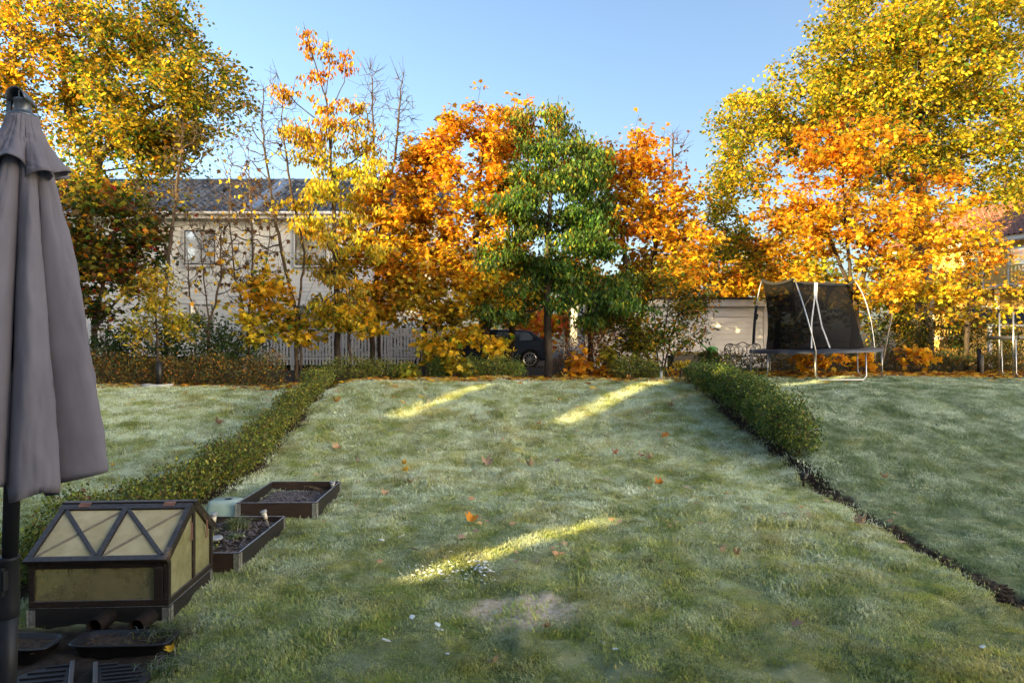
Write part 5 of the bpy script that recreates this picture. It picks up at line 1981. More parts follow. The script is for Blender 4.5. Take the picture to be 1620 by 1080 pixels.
def bicycle():
    Y = 21.0
    g = 1.52
    x = PX(690, 0, Y).x
    root = thing('bicycle', 'small red bicycle half hidden behind the round bush', 'bicycle', (x, Y, g))
    n = 24
    for dx in (-0.42, 0.42):
        w = MB()
        w.tube([(x + dx + 0.24 * math.cos(k * 2 * math.pi / n), Y, g + 0.25 + 0.24 * math.sin(k * 2 * math.pi / n)) for k in range(n + 1)], 0.02, 6, False)
        wo = w.build('wheel', M['tyre'], root, True)
        s = MB()
        for k in range(8):
            a = math.pi * k / 4
            s.tube([(x + dx, Y, g + .25), (x + dx + 0.23 * math.cos(a), Y, g + 0.25 + 0.23 * math.sin(a))], 0.003, 3)
        s.build('spokes', M['galv'], wo)
    f = MB()
    A, B, C, D, E = (x + 0.42, g + 0.25), (x + 0.02, g + 0.24), (x + 0.16, g + 0.62), (x - 0.28, g + 0.66), (x - 0.42, g + 0.25)
    for p, q in ((A, B), (B, C), (C, A), (B, D), (C, D), (D, E)):
        f.tube([(p[0], Y, p[1]), (q[0], Y, q[1])], 0.018, 6)
    f.build('frame', M['red'], root, True)
    MB().tube([(x - 0.28, Y, g + 0.64), (x - 0.25, Y, g + 0.82)], 0.012, 6).tube([(x - 0.22, Y - 0.26, g + 0.83), (x - 0.26, Y, g + 0.82), (x - 0.22, Y + 0.26, g + 0.83)], 0.013, 6).build('handlebar', M['blackmetal'], root, True)
    MB().box((x + 0.06, Y - 0.07, g + 0.70), (x + 0.30, Y + 0.07, g + 0.75)).tube([(x + .17, Y, g + 0.6), (x + .18, Y, g + .71)], 0.012, 6).build('saddle', M['black'], root, False, 0.015)


bicycle()


# ------------------------------------------------------------------ small posts, rings, planter at the lawn top
def post(name, label, cat, x, Y, top, r, mat, capmat=None, lean=0.0):
    p = TB(x, Y)
    zt = PX(0, top, Y).z
    root = thing(name, label, cat, p)
    MB().tube([p, (p[0] + lean, Y, zt)], r, 10).build('shaft', M[mat], root, True)
    MB().lathe((p[0] + lean, Y, zt + 0.001), [(r * 1.15, 0), (r * 1.15, 0.02), (r * 0.6, 0.035)], 10).build('cap', M[capmat or mat], root, True)
    return root


post('marker_post', 'short white marker post at the crest before the feathery bush', 'post', 1046, 17.6, 588, 0.035, 'lampglass', 'frostcap')
post('fence_post', 'black wooden post standing near the bare trampoline frame', 'post', 1549, 19.4, 553, 0.055, 'blackmetal')
post('fence_post', 'short grey post leaning on the taller black post', 'post', 1554, 19.2, 563, 0.035, 'plank')
post('stake', 'leaning pale grey birch stake behind the trampoline', 'stake', 1392, 19.8, 498, 0.022, 'plank', None, 0.35)
post('stake', 'slim bamboo stake with green sleeve beside the cherry trunk', 'stake', 892, 19.0, 520, 0.02, 'plank')
post('lamp_post', 'short black garden post in front of the picket fence', 'post', 665, 20.5, 556, 0.025, 'blackmetal')


def ring_planter(label, x, Y, r, h, postlab=None):
    X = (x - 810) / FPX * Y
    g = GZ(X, Y)
    root = thing('planting_ring', label, 'ring', (X, Y, g))
    n = 28
    vs, fs = [], []
    for (rr, z) in ((r, -0.1), (r, h), (r - 0.06, h + 0.004), (r - 0.06, -0.1)):
        for k in range(n):
            a = 2 * math.pi * k / n
            vs.append((X + rr * math.cos(a), Y + rr * math.sin(a), g + z))
    for i in range(3):
        for k in range(n):
            fs.append((i * n + k, i * n + (k + 1) % n, (i + 1) * n + (k + 1) % n, (i + 1) * n + k))
    MB().add(vs, fs).build('ring', M['concrete'], root, True)
    vs = [(X, Y, g + h * 0.7)] + [(X + (r - 0.06) * math.cos(k * 2 * math.pi / n), Y + (r - 0.06) * math.sin(k * 2 * math.pi / n), g + h * 0.6) for k in range(n)]
    MB().add(vs, [(0, 1 + k, 1 + (k + 1) % n) for k in range(n)]).build('soil', M['soil'], root)
    return root


ring_planter('pale concrete planting ring round the young yellow green tree', 250, 17.5, 0.36, 0.09)
X0, Y0, Z0 = TB(252, 17.5)
gd = thing('tree_guard', 'black tube guard round the trunk of the young tree', 'guard', (X0, Y0, Z0))
MB().lathe((X0, Y0, Z0 + 0.1), [(0.085, 0), (0.075, 0.62), (0.06, 0.62), (0.065, 0.0)], 14).build('tube', M['black'], gd, True)
ring_planter('pale concrete planting ring behind the dark hedge top', 1130, 18.2, 0.42, 0.14)
post('fence_post', 'black post rising from the pale planting ring behind the dark hedge', 'post', 1121, 18.4, 560, 0.06, 'blackmetal')
bush('shrub', 'small dark leaved plant on top of the black ring post', 'plant', [tuple(PX(1122, 562, 18.3)) + (0.22, 0.2, 0.13)], 260, 0.10, [(2, DGRN), (1, GRN), (1, BRN)], 'lance', 'flat', None, 131, 6, 'leaf', 0.06)


def sand_box():
    Y = 21.6
    a, b = PX(1066, 0, Y).x, PX(1120, 0, Y).x
    g = 1.45
    z1 = PX(0, 560, Y).z
    root = thing('plank_planter', 'low planter of grey planks with a yellow top board by the garage', 'planter', ((a + b) / 2, Y, g))
    for i in range(3):
        z = g + i * (z1 - g) / 3
        MB().box((a, Y, z + 0.006), (b, Y + 0.04, z + (z1 - g) / 3)).build('plank', M['plank'], root)
    MB().box((a - 0.05, Y - 0.06, z1 + 0.003), (b + 0.05, Y + 0.14, z1 + 0.07)).build('top_board', M['yellow_plank'], root)
    MB().box((a, Y + 0.045, g), (b, Y + 0.9, z1 - 0.05)).build('soil', M['soil'], root)


sand_box()
g0 = PX(1126, 553, 20.9)
gs = thing('watering_can', 'bright green plastic watering can at the garage wall', 'watering can', (g0.x, g0.y, GZ(g0.x, g0.y)))
MB().lathe((g0.x, g0.y, g0.z - 0.16), [(0.12, 0), (0.13, 0.05), (0.11, 0.24), (0.08, 0.26)], 14).build('body', M['green'], gs, True)
MB().tube([g0 + Vector((-0.08, 0, -0.02)), g0 + Vector((-0.25, 0, 0.12)), g0 + Vector((-0.33, 0, 0.17))], [0.03, 0.022, 0.035], 8).build('spout', M['green'], gs, True)
MB().tube(bez(g0 + Vector((0.08, 0, 0.08)), g0 + Vector((0.28, 0, 0.06)), g0 + Vector((0.11, 0, -0.12))), 0.014, 6).build('handle', M['green'], gs, True)
MB().box((g0.x - .2, g0.y - .15, GZ(g0.x, g0.y) - 0.02), (g0.x + .2, g0.y + .2, g0.z - 0.162)).build('stand', M['plank'], gs)


# ------------------------------------------------------------------ the photographer's house and deck


def home():
    Y = -1.7
    root = thing('terrace_house', 'cream boarded house behind the deck, outside the view', 'house', (0.5, Y, 0.0))
    MB().box((-9.0, -10.0, -0.5), (10.0, Y, 6.2)).build('wall', M['cream'], root)
    MB().add([(-9.4, -10.4, 6.2), (10.4, -10.4, 6.2), (10.4, Y + .5, 6.2), (-9.4, Y + .5, 6.2), (-9.4, -5.9, 8.2), (10.4, -5.9, 8.2)],
             [(0, 1, 5, 4), (2, 3, 4, 5), (1, 2, 5), (3, 0, 4), (3, 2, 1, 0)]).build('roof', M['tile'], root)
    for (x, z, w, hh) in ((-5.5, 1.6, 1.4, 1.3), (-1.6, 0.85, 2.2, 2.1), (3.4, 1.6, 1.4, 1.3), (-5.5, 4.0, 1.4, 1.3), (-0.5, 4.0, 1.4, 1.3), (4.0, 4.0, 1.4, 1.3)):
        f = MB().box((x - .08, Y, z - .08), (x + w + .08, Y + 0.05, z + hh + .08)).build('window', M['white'], root)
        MB().box((x, Y + 0.052, z), (x + w, Y + 0.06, z + hh)).build('pane', M['glass'], f)
    dk = thing('deck', 'raised timber deck under the parasol', 'deck', (-1.0, 0.6, 0.0))
    b = MB().box((-3.2, -0.06, -0.014), (3.2, 0.06, 0.014))
    me = bpy.data.meshes.new('board')
    me.from_pydata(b.v, [], b.f)
    me.materials.append(M['plank'])
    y = -1.6
    while y < 3.05:
        inst('board', me, (-1.0, y, 0.765), dk)
        y += 0.128
    for x in (-4.1, -1.0, 2.1):
        MB().box((x - 0.05, -1.6, 0.60), (x + 0.05, 3.05, 0.748)).build('joist', M['plank'], dk)
        for yy in (-1.4, 2.9):
            MB().box((x - 0.05, yy - 0.05, -0.1), (x + 0.05, yy + 0.05, 0.599)).build('leg', M['plank'], dk)


home()

# ------------------------------------------------------------------ parasol


def parasol():
    Y = 2.9
    k = Y / FPX
    bot = PX(10, 1080, Y)
    top = PX(36, 190, Y)
    ax = (top - bot).normalized()
    foot = bot - ax * 0.22
    root = thing('parasol', 'closed taupe parasol with dark grey pole in the near corner', 'parasol', tuple(foot))

    def axp(py):
        t = (1080 - py) / (1080 - 190)
        return bot.lerp(top, t)
    # pole
    MB().tube([axp(880), axp(300)], 0.030, 20).build('pole', M['polemetal'], root, True)
    sl = MB()
    sl.tube([foot, axp(962)], 0.037, 20)
    sl.build('lower_pole', M['polemetal'], root, True)
    c = MB()
    c.lathe(axp(968), [(0.037, -0.02), (0.041, -0.015), (0.042, 0.03), (0.040, 0.22), (0.043, 0.225), (0.043, 0.235), (0.032, 0.24)], 22)
    clamp = c.build('clamp_sleeve', M['polemetal'], root, True)
    p = axp(915) + Vector((0.0, -0.045, 0))
    MB().box((p.x - 0.012, p.y - 0.012, p.z - 0.06), (p.x + 0.012, p.y + 0.01, p.z + 0.06)).build('lever', M['black'], clamp, False, 0.005)
    MB().box((p.x + 0.014, p.y - 0.016, p.z - 0.035), (p.x + 0.022, p.y + 0.012, p.z + 0.05)).box((p.x - 0.022, p.y - 0.016, p.z - 0.035), (p.x - 0.014, p.y + 0.012, p.z + 0.05)).build('lever_bracket', M['polemetal'], clamp, False, 0.003)
    for py in (970, 995, 1045):
        q = axp(py)
        MB().lathe(q + Vector((-0.035, -0.03, 0)), [(0.010, -0.0), (0.014, 0.006), (0.014, 0.016), (0.008, 0.02)], 10, Matrix.Rotation(math.radians(90), 3, 'X')).build('bolt', M['black'], root, True)

    # canopy: folded cloth lofted round the axis
    def loft(name, rows, nlobe, phase, depth, hemvar, seed, close_in=None):
        rr = np.random.default_rng(seed)
        amp = rr.uniform(0.75, 1.18, nlobe)
        sh = rr.uniform(-0.16, 0.16, nlobe)
        n = nlobe * 26
        vs, fs = [], []
        m = len(rows)
        for i, (py, R, d) in enumerate(rows):
            ctr = axp(py)
            for q in range(n):
                a = 2 * math.pi * q / n
                u = (a / (2 * math.pi) * nlobe + phase)
                li = int(math.floor(u)) % nlobe
                f = u - math.floor(u)
                f = min(1, max(0, f + sh[li] * math.sin(math.pi * f) * (py - rows[0][0]) / 600))
                s = math.sin(math.pi * f)
                lob = s ** 0.48
                nxt = amp[li]
                rad = R * ((1 - d) + d * lob * nxt)
                rad += R * 0.035 * math.sin(3.0 * math.pi * f + li * 2.1 + py * 0.006) * d * 2
                wr = 0.010 * mnoise.noise((a * 7.0 + seed, py * 0.010, 0.0)) + 0.006 * mnoise.noise((a * 19.0, py * 0.028 + a * 3, 4.0)) + 0.004 * mnoise.noise((a * 30.0, py * 0.06, 9.0))
                rad += wr * min(1.0, R / 0.2)
                tw = 0.16 * d * math.sin(2 * math.pi * f) * (0.4 + 0.6 * math.sin(li * 1.7))
                a2 = a + tw
                z = 0.0
                if i >= m - 4:
                    z = hemvar * (0.55 * math.sin(li * 2.3 + 0.5) - 0.6 * (1 - s)) * (i - (m - 5)) / 4.0
                pnt = ctr + Vector((rad * math.cos(a2), rad * math.sin(a2), z))
                vs.append(pnt)
        for i in range(m - 1):
            for q in range(n):
                q2 = (q + 1) % n
                fs.append((i * n + q, (i + 1) * n + q, (i + 1) * n + q2, i * n + q2))
        b = MB()
        b.add(vs, fs)
        if close_in:
            base = (m - 1) * n
            ctr = axp(close_in)
            ci = []
            for q in range(n):
                p = Vector(vs[base + q])
                ci.append(p.lerp(ctr + Vector((0, 0, 0.02)), 0.72) + Vector((0, 0, -0.02 + 0.03 * math.sin(q * 0.35))))
            b2 = len(b.v)
            b.v += [tuple(p) for p in ci]
            for q in range(n):
                q2 = (q + 1) % n
                b.f.append((base + q, b2 + q, b2 + q2, base + q2))
        return b
    rows = []
    for py in range(225, 761, 8):
        R = np.interp(py, [225, 270, 300, 400, 500, 600, 700, 745, 761], [0.090, 0.113, 0.127, 0.184, 0.234, 0.281, 0.328, 0.346, 0.343])
        d = np.interp(py, [225, 300, 400, 760], [0.10, 0.46, 0.62, 0.58])
        rows.append((py, float(R), float(d)))
    rows_c = list(rows)
    cn = loft('canopy', rows, 8, 0.30, 0.4, 0.07, 4, 720).build('canopy', M['fabric'], root, True)
    rows = []
    for py in range(186, 276, 6):
        t = (py - 186) / 88
        R = np.interp(t, [0, 0.2, 0.5, 0.8, 1.0], [0.056, 0.066, 0.100, 0.150, 0.192])
        d = np.interp(t, [0, 0.3, 1], [0.05, 0.16, 0.50])
        rows.append((py, float(R), float(d)))
    loft('vent_flap', rows, 8, 0.05, 0.3, 0.045, 8).build('vent_flap', M['fabric'], root, True)
    # seam tapes: hem line and one seam down the crest of each fold
    cn2 = [o for o in root.children if o.name.startswith(('canopy', 'vent_flap'))]
    for o in cn2:
        md = o.modifiers.new('thick', 'SOLIDIFY')
        md.thickness = 0.004
        md.offset = 1.0
    me_ = cn.data
    nr = 8 * 26
    nrow = len(rows_c)
    for (row, nm) in ((nrow - 3, 'hem_seam'),):
        ring = [Vector(me_.vertices[row * nr + q].co) + Vector(foot) for q in range(nr)]
        ctr_ = sum(ring, Vector()) / nr
        ring = [p_ + (p_ - ctr_).normalized() * 0.003 for p_ in ring]
        MB().tube(ring + [ring[0]], 0.0016, 4, False).build(nm, M['fabric'], cn, True)
    # hub on top
    f = axp(186)
    MB().lathe(f, [(0.052, -0.006), (0.058, 0.0), (0.058, 0.008), (0.050, 0.014), (0.036, 0.016), (0.033, 0.03), (0.033, 0.060), (0.037, 0.064), (0.037, 0.076), (0.030, 0.08)], 24).build('hub', M['greymetal'], root, True)
    # hood: arched shell open to the front
    vs, fs = [], []
    n, m = 14, 8
    c0 = f + Vector((-0.004, 0, 0.072))
    for i in range(m + 1):
        yv = -0.045 + 0.085 * i / m
        for q in range(n + 1):
            a = math.pi * q / n
            rr_ = 0.043 * (1.0 - 0.25 * (i / m) ** 2)
            zz = math.sin(a) * rr_ * 1.2 - 0.006
            vs.append(c0 + Vector((-math.cos(a) * rr_, yv, zz - 0.012 * (i / m))))
    for i in range(m):
        for q in range(n):
            fs.append((i * (n + 1) + q, i * (n + 1) + q + 1, (i + 1) * (n + 1) + q + 1, (i + 1) * (n + 1) + q))
    fs.append(tuple(m * (n + 1) + q for q in range(n + 1)))
    hd = MB().add(vs, fs).build('hood', M['greymetal'], root, True)
    md = hd.modifiers.new('thick', 'SOLIDIFY')
    md.thickness = 0.005
    MB().tube([c0 + Vector((0.003, -0.02, 0.045)), c0 + Vector((0.003, -0.02, -0.005))], 0.003, 6).build('cord', M['white'], hd)
    MB().bar(c0 + Vector((-0.043, -0.01, 0.02)), c0 + Vector((-0.047, -0.01, -0.06)), 0.012, 0.02).build('side_bracket', M['greymetal'], hd)


parasol()

# ------------------------------------------------------------------ raised beds and cold frame


def collar(name, label, fl, W, D, rot, h, front_mat, side_mat, soil_mat, z0, soil_drop=0.06, cat='raised bed'):
    """fl: right front corner (x, y); W to -x, D to +y; board walls with hinge plates"""
    Mx = Matrix.Translation((fl[0], fl[1], z0)) @ Matrix.Rotation(rot, 4, 'Z')
    root = thing(name, label, cat, (fl[0] - W / 2, fl[1] + D / 2, z0))
    t = 0.022
    MB(Mx).box((-W, 0, -0.06), (0, t, h)).build('front_board', M[front_mat], root, False, 0.003)
    MB(Mx).box((-W, D - t, -0.06), (0, D, h)).build('rear_board', M[front_mat], root, False, 0.003)
    MB(Mx).box((-t, t + 0.002, -0.06), (0, D - t - 0.002, h - 0.002)).build('side_board', M[side_mat], root, False, 0.003)
    MB(Mx).box((-W, t + 0.002, -0.06), (-W + t, D - t - 0.002, h - 0.002)).build('side_board', M[side_mat], root, False, 0.003)
    for (x, s) in ((0, -1), (-W, 1)):
        hg = MB(Mx)
        xa, xb = (x - 0.055, x - 0.004) if s < 0 else (x + 0.004, x + 0.055)
        hg.box((xa, -0.006, 0.0), (xb, -0.0005, h - 0.012))
        for q in range(4):
            zc = 0.03 + q * (h - 0.06) / 3
            hg.lathe(((xa + xb) / 2, -0.007, zc), [(0.006, -0.002), (0.006, 0.003)], 8, Matrix.Rotation(math.radians(90), 3, 'X'))
        hg.tube([(x + (0.006 if s < 0 else -0.006), -0.008, 0.0), (x + (0.006 if s < 0 else -0.006), -0.008, h - 0.01)], 0.007, 8)
        hg.build('hinge', M['hinge'], root)
        if s < 0:
            sd_ = MB(Mx).box((0.0005, 0.03, 0), (0.006, 0.075, h - 0.012))
            sd_.build('hinge', M['hinge'], root)
            MB(Mx).box((0.0005, D - 0.075, 0), (0.006, D - 0.03, h - 0.012)).build('hinge', M['hinge'], root)
    # uneven soil
    n = 22
    m = 26
    vs, fs = [], []
    for j in range(m):
        for i in range(n):
            x = -W + t + (W - 2 * t) * i / (n - 1)
            y = t + (D - 2 * t) * j / (m - 1)
            z = h - soil_drop - 0.02 + 0.035 * mnoise.noise((x * 6 + fl[0], y * 6, 1.3)) + 0.02 * mnoise.noise((x * 19, y * 19, 3.3)) + 0.03 * math.sin(math.pi * i / (n - 1)) * math.sin(math.pi * j / (m - 1))
            vs.append((x, y, z))
    for j in range(m - 1):
        for i in range(n - 1):
            fs.append((j * n + i, j * n + i + 1, (j + 1) * n + i + 1, (j + 1) * n + i))
    MB(Mx).add(vs, fs).build('soil', M['soil'], root, True)
    return root, Mx


def chips(root, Mx, W, D, z, n, mat, seed, s=0.03):
    rr = random.Random(seed)
    b = MB(Mx)
    for k in range(n):
        x = -W * rr.uniform(0.06, 0.94)
        y = D * rr.uniform(0.06, 0.94)
        zz = z + 0.03 * math.sin(math.pi * x / W * -1) * math.sin(math.pi * y / D) + rr.uniform(0, 0.02)
        a = rr.random() * 6.28
        l = s * rr.uniform(0.5, 1.5)
        d = Vector((math.cos(a), math.sin(a), rr.uniform(-.4, .4))) * l
        b.bar(Vector((x, y, zz)) - d / 2, Vector((x, y, zz)) + d / 2, l * 0.45, 0.006, (rr.uniform(-.4, .4), rr.uniform(-.4, .4), 1))
    o = b.build('mulch', mat, root)
    o['kind'] = 'stuff'


# far bed
bx, by = -2.54, 8.86
c3, M3 = collar('raised_bed', 'empty raised bed of dark boards half filled with frosted mulch', (bx, by), 1.03, 1.36, math.radians(1.0), 0.205, 'brown_wood', 'black_wood', 'mulch', GZ(-2.9, 9.2) - 0.01, 0.13)
chips(c3, M3, 0.96, 1.28, 0.075, 1500, M['mulch'], 5, 0.045)
tw = MB(M3)
for k in range(7):
    a = random.uniform(-.4, .4)
    tw.tube([(-0.10, 1.0 + 0.03 * k, 0.10), (-0.22 - 0.03 * k, 0.9 + a * .2, 0.15 + 0.015 * k), (-0.34, 0.85 + a, 0.11)], 0.004, 4)
tw.build('dry_stems', M['twig'], c3)
# middle bed
c2, M2 = collar('raised_bed', 'planted raised bed with frosty board rims beside the cold frame', (-2.80, 7.0), 1.12, 1.48, math.radians(0.5), 0.2, 'brown_wood', 'black_wood', 'soil', GZ(-3.2, 7.6) - 0.01, 0.05)
chips(c2, M2, 1.05, 1.4, 0.16, 420, M['mulch'], 6, 0.035)
# cold frame stands on a collar
CF0 = (-2.915, 5.80)
CW, CD = 1.15, 0.98
CROT = math.radians(3.2)
gcf = GZ(-3.4, 6.2)
c1, M1 = collar('raised_bed', 'dark board collar carrying the glazed cold frame', CF0, CW, CD, CROT, 0.205, 'black_wood', 'black_wood', 'soil', 0.0, 0.05)


def cold_frame():
    Mx = Matrix.Translation((CF0[0], CF0[1], 0.208)) @ Matrix.Rotation(CROT, 4, 'Z')
    c = Mx @ Vector((-CW / 2, CD / 2, 0))
    root = thing('cold_frame', 'wooden cold frame with fogged yellowish panes on the dark collar', 'cold frame', tuple(c))
    W, D = CW, CD
    hf, hr, hb, yr = 0.385, 0.735, 0.40, 0.54
    t = 0.05

    def B(a, b, w, h, nm, up=(0, 0, 1), mat='frame_wood', par=root):
        return MB(Mx).bar(a, b, w, h, up).build(nm, M[mat], par, False, 0.004)
    # lower frame and corner posts
    B((-W, 0.02, 0.027), (0, 0.02, 0.027), 0.045, 0.054, 'rail')
    B((-W, D - 0.02, 0.027), (0, D - 0.02, 0.027), 0.045, 0.054, 'rail')
    for x in (-0.0225, -W + 0.0225):
        B((x, 0.043, 0.027), (x, D - 0.043, 0.027), 0.045, 0.053, 'rail')
        B((x, 0.022, 0.055), (x, 0.022, hf - 0.01), 0.046, 0.048, 'corner_post', (0, 1, 0))
        B((x, D - 0.022, 0.055), (x, D - 0.022, hb - 0.01), 0.046, 0.048, 'corner_post', (0, 1, 0))
        B((x, yr, 0.055), (x, yr, hr - 0.03), 0.040, 0.052, 'gable_post', (0, 1, 0))
    B((-W + .046, 0.022, hf - 0.035), (-.046, 0.022, hf - 0.035), 0.042, 0.05, 'rail')
    B((-W + .046, D - 0.022, hb - 0.035), (-.046, D - 0.022, hb - 0.035), 0.042, 0.05, 'rail')
    # wide wooden jambs on the front
    B((-0.085, 0.0, 0.056), (-0.085, 0.0, hf - 0.06), 0.070, 0.022, 'front_jamb', (0, 1, 0))
    # gable rafters
    up1 = Vector((0, -(hr - hf), yr)).normalized()
    up2 = Vector((0, (hr - hb), D - yr)).normalized()
    for x in (-0.0225, -W + 0.0225):
        B((x, -0.03, hf - 0.005), (x, yr, hr + 0.0), 0.052, 0.055, 'rafter', up1)
        B((x, yr, hr), (x, D + 0.03, hb - 0.01), 0.052, 0.055, 'rafter', up2)
    B((-W - .02, yr, hr + 0.016), (.02, yr, hr + 0.016), 0.07, 0.04, 'ridge_board')
    # lids: front and back, each with bars, diagonals and two panes
    def lid(nm, y0, z0, y1, z1, up):
        y0v = Vector((0, y0, z0))
        y1v = Vector((0, y1, z1))
        u = Vector(up)
        off = u * 0.036

        def S(x, s):
            p = y0v.lerp(y1v, s) + off
            return Vector((x, p.y, p.z))
        lo = MB(Mx).bar(S(-W - .01, 0.03), S(.01, 0.03), 0.055, 0.03, up).build(nm, M['frame_wood'], root, False, 0.004)
        for (a, b, w) in ((S(-W - .01, 0.955), S(.01, 0.955), 0.06), (S(-W + .02, 0.075), S(-W + .02, 0.91), 0.05), (S(-.02, 0.075), S(-.02, 0.91), 0.05), (S(-W / 2, 0.075), S(-W / 2, 0.91), 0.05)):
            MB(Mx).bar(a, b, w, 0.03, up).build('lid_bar', M['frame_wood'], lo, False, 0.004)
        for (xa, xb) in ((-W + .06, -W / 2 - .03), (-W / 2 + .03, -.06)):
            MB(Mx).bar(S(xa, 0.9) + u * 0.002, S(xb, 0.085) + u * 0.002, 0.036, 0.018, up).build('diagonal_bar', M['frame_wood'], lo, False, 0.003)
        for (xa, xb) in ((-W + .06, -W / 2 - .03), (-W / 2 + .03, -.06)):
            MB(Mx).bar(S(xa, 0.10) - u * 0.004, S(xb, 0.88) - u * 0.004, 0.026, 0.006, up).build('cross_brace', M['veiled_brace'], lo, False, 0.003)  # bar on the pane; pale colour imitates a brace backlit behind fogged glazing
        for (xa, xb) in ((-W + .046, -W / 2 - .026), (-W / 2 + .026, -.046)):
            q = [S(xa, 0.07) - u * 0.012, S(xb, 0.07) - u * 0.012, S(xb, 0.92) - u * 0.012, S(xa, 0.92) - u * 0.012]
            MB(Mx).prism(q, u * 0.005).build('pane', M['pane'], lo)
        if nm == 'front_lid':
            for x in (-W + 0.2, -0.2):
                p = S(x, 0.985) + u * 0.018
                MB(Mx).bar(p + Vector((-.05, 0, 0)), p + Vector((.05, 0, 0)), 0.05, 0.006, up).tube([p + Vector((-.05, 0.0, .004)), p + Vector((.05, 0.0, .004))], 0.007, 6).build('hinge', M['copper'], lo)
    lid('front_lid', -0.035, hf - 0.01, yr - 0.03, hr - 0.02, tuple(up1))
    lid('rear_lid', D + 0.035, hb - 0.015, yr + 0.03, hr - 0.02, tuple(up2))
    # front, rear and gable panes
    MB(Mx).box((-W + .045, 0.018, 0.055), (-.045, 0.024, hf - 0.058)).build('pane', M['pane_clear'], root)
    MB(Mx).box((-W + .045, D - 0.026, 0.055), (-.045, D - 0.02, hb - 0.058)).build('pane', M['pane'], root)
    for x in (-0.024, -W + 0.020):
        MB(Mx).prism([(x, 0.046, 0.054), (x, yr - 0.027, 0.054), (x, yr - 0.027, hr - 0.05), (x, 0.046, hf - 0.01)], (0.005, 0, 0)).build('pane', M['pane_gable'], root)
        MB(Mx).prism([(x, yr + 0.027, 0.054), (x, D - 0.046, 0.054), (x, D - 0.046, hb - 0.01), (x, yr + 0.027, hr - 0.05)], (0.005, 0, 0)).build('pane', M['pane_gable'], root)
    # cords hanging on the gable
    for (y, z) in ((0.42, hr - 0.13), (0.78, hr - 0.2)):
        pts = [Mx @ Vector((0.012, y + 0.012 * math.sin(k * .7), z - 0.03 * k)) for k in range(7)] + [Mx @ Vector((0.014, y + 0.03, z - 0.17)), Mx @ Vector((0.012, y + 0.03, z - 0.02))]
        MB().tube(pts, 0.004, 5).build('cord', M['copper'], root, True)
    # dark sheet added inside to darken the lower front pane, ragged at its top
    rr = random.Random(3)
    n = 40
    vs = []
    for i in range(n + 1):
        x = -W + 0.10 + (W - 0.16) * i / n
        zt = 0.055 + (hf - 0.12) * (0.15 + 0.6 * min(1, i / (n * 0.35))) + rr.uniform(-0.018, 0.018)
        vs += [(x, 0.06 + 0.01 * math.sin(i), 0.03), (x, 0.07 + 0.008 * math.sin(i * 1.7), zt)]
    MB(Mx).add(vs, [(2 * i, 2 * i + 2, 2 * i + 3, 2 * i + 1) for i in range(n)]).build('dark_backing', M['soil'], root)


cold_frame()

def grass_tuft(name, label, p, n, L, lean, cols, seed, group=None, spread=0.05, w=0.006):
    rr = np.random.default_rng(seed)
    V, ls, cc = [], [], []
    for k in range(n):
        a = rr.random() * 6.283
        l = L * rr.uniform(0.5, 1.1)
        b = np.array(p) + np.array((rr.normal(0, spread), rr.normal(0, spread), 0))
        out = np.array((math.cos(a), math.sin(a), 0)) * rr.uniform(0.2, 0.9) + np.array(lean)
        side = np.array((-out[1], out[0], 0))
        side = side / max(1e-6, np.linalg.norm(side)) * w
        pts = []
        for q in range(5):
            t = q / 4
            pts.append(b + np.array((0, 0, 1)) * l * (t * 0.9 - 0.55 * t * t) + out * l * t * t * 0.75)
        i0 = len(V)
        for q in range(4):
            ww = side * (1 - q / 4.5)
            V += [pts[q] - ww, pts[q] + ww]
        V.append(pts[4])
        for q in range(3):
            ls.append((i0 + 2 * q, i0 + 2 * q + 1, i0 + 2 * q + 3, i0 + 2 * q + 2))
            cc.append(0)
        ls.append((i0 + 6, i0 + 7, i0 + 8))
    cidx = np.repeat(pick_cols(cols, n, rr), 4, axis=0)
    fs = [len(f) for f in ls]
    lo = [i for f in ls for i in f]
    o = mesh_np(name, np.array(V), fs, lo, M['hedge_leaf'], None, cols=cidx)
    return tag(o, label, 'grass', group)


GT = [(3, (0.10, 0.16, 0.04)), (2, (0.24, 0.30, 0.18)), (1, (0.30, 0.27, 0.10))]
q = M2 @ Vector((-0.42, 0.98, 0.17))
grass_tuft('grass_tuft', 'pale green grass clump growing in the planted raised bed', tuple(q), 260, 0.36, (0.15, 0, 0), GT, 151, None, 0.05)
q = ground_at(300, 985)
grass_tuft('grass_tuft', 'long frosted grass bent over beside the cold frame corner', tuple(ground_at(262, 1010)), 240, 0.34, (0.45, -0.2, 0), [(3, (0.09, 0.14, 0.03)), (2, (0.30, 0.34, 0.26)), (1, (0.22, 0.2, 0.06))], 152, None, 0.10)
grass_tuft('grass_tuft', 'frosty grass clump in front of the black trough end', tuple(ground_at(258, 1062)), 180, 0.24, (0.35, -0.1, 0), [(3, (0.10, 0.15, 0.03)), (2, (0.3, 0.34, 0.25))], 153, None, 0.09)
grass_tuft('grass_tuft', 'dark grass clump at the corner of the planted bed', tuple(ground_at(470, 850)), 160, 0.18, (0.2, 0, 0), GT, 154, None, 0.06)
q = M2 @ Vector((-0.52, 0.20, 0.16))
bush('potted_shrub', 'yellow green sprig at the front of the planted bed', 'plant', [(q.x, q.y, q.z + 0.10, 0.17, 0.12, 0.12)], 420, 0.04, [(3, YGRN), (2, GRN), (1, YEL)], 'small', 'up', None, 161, 24, 'hedge_leaf', 0.03)


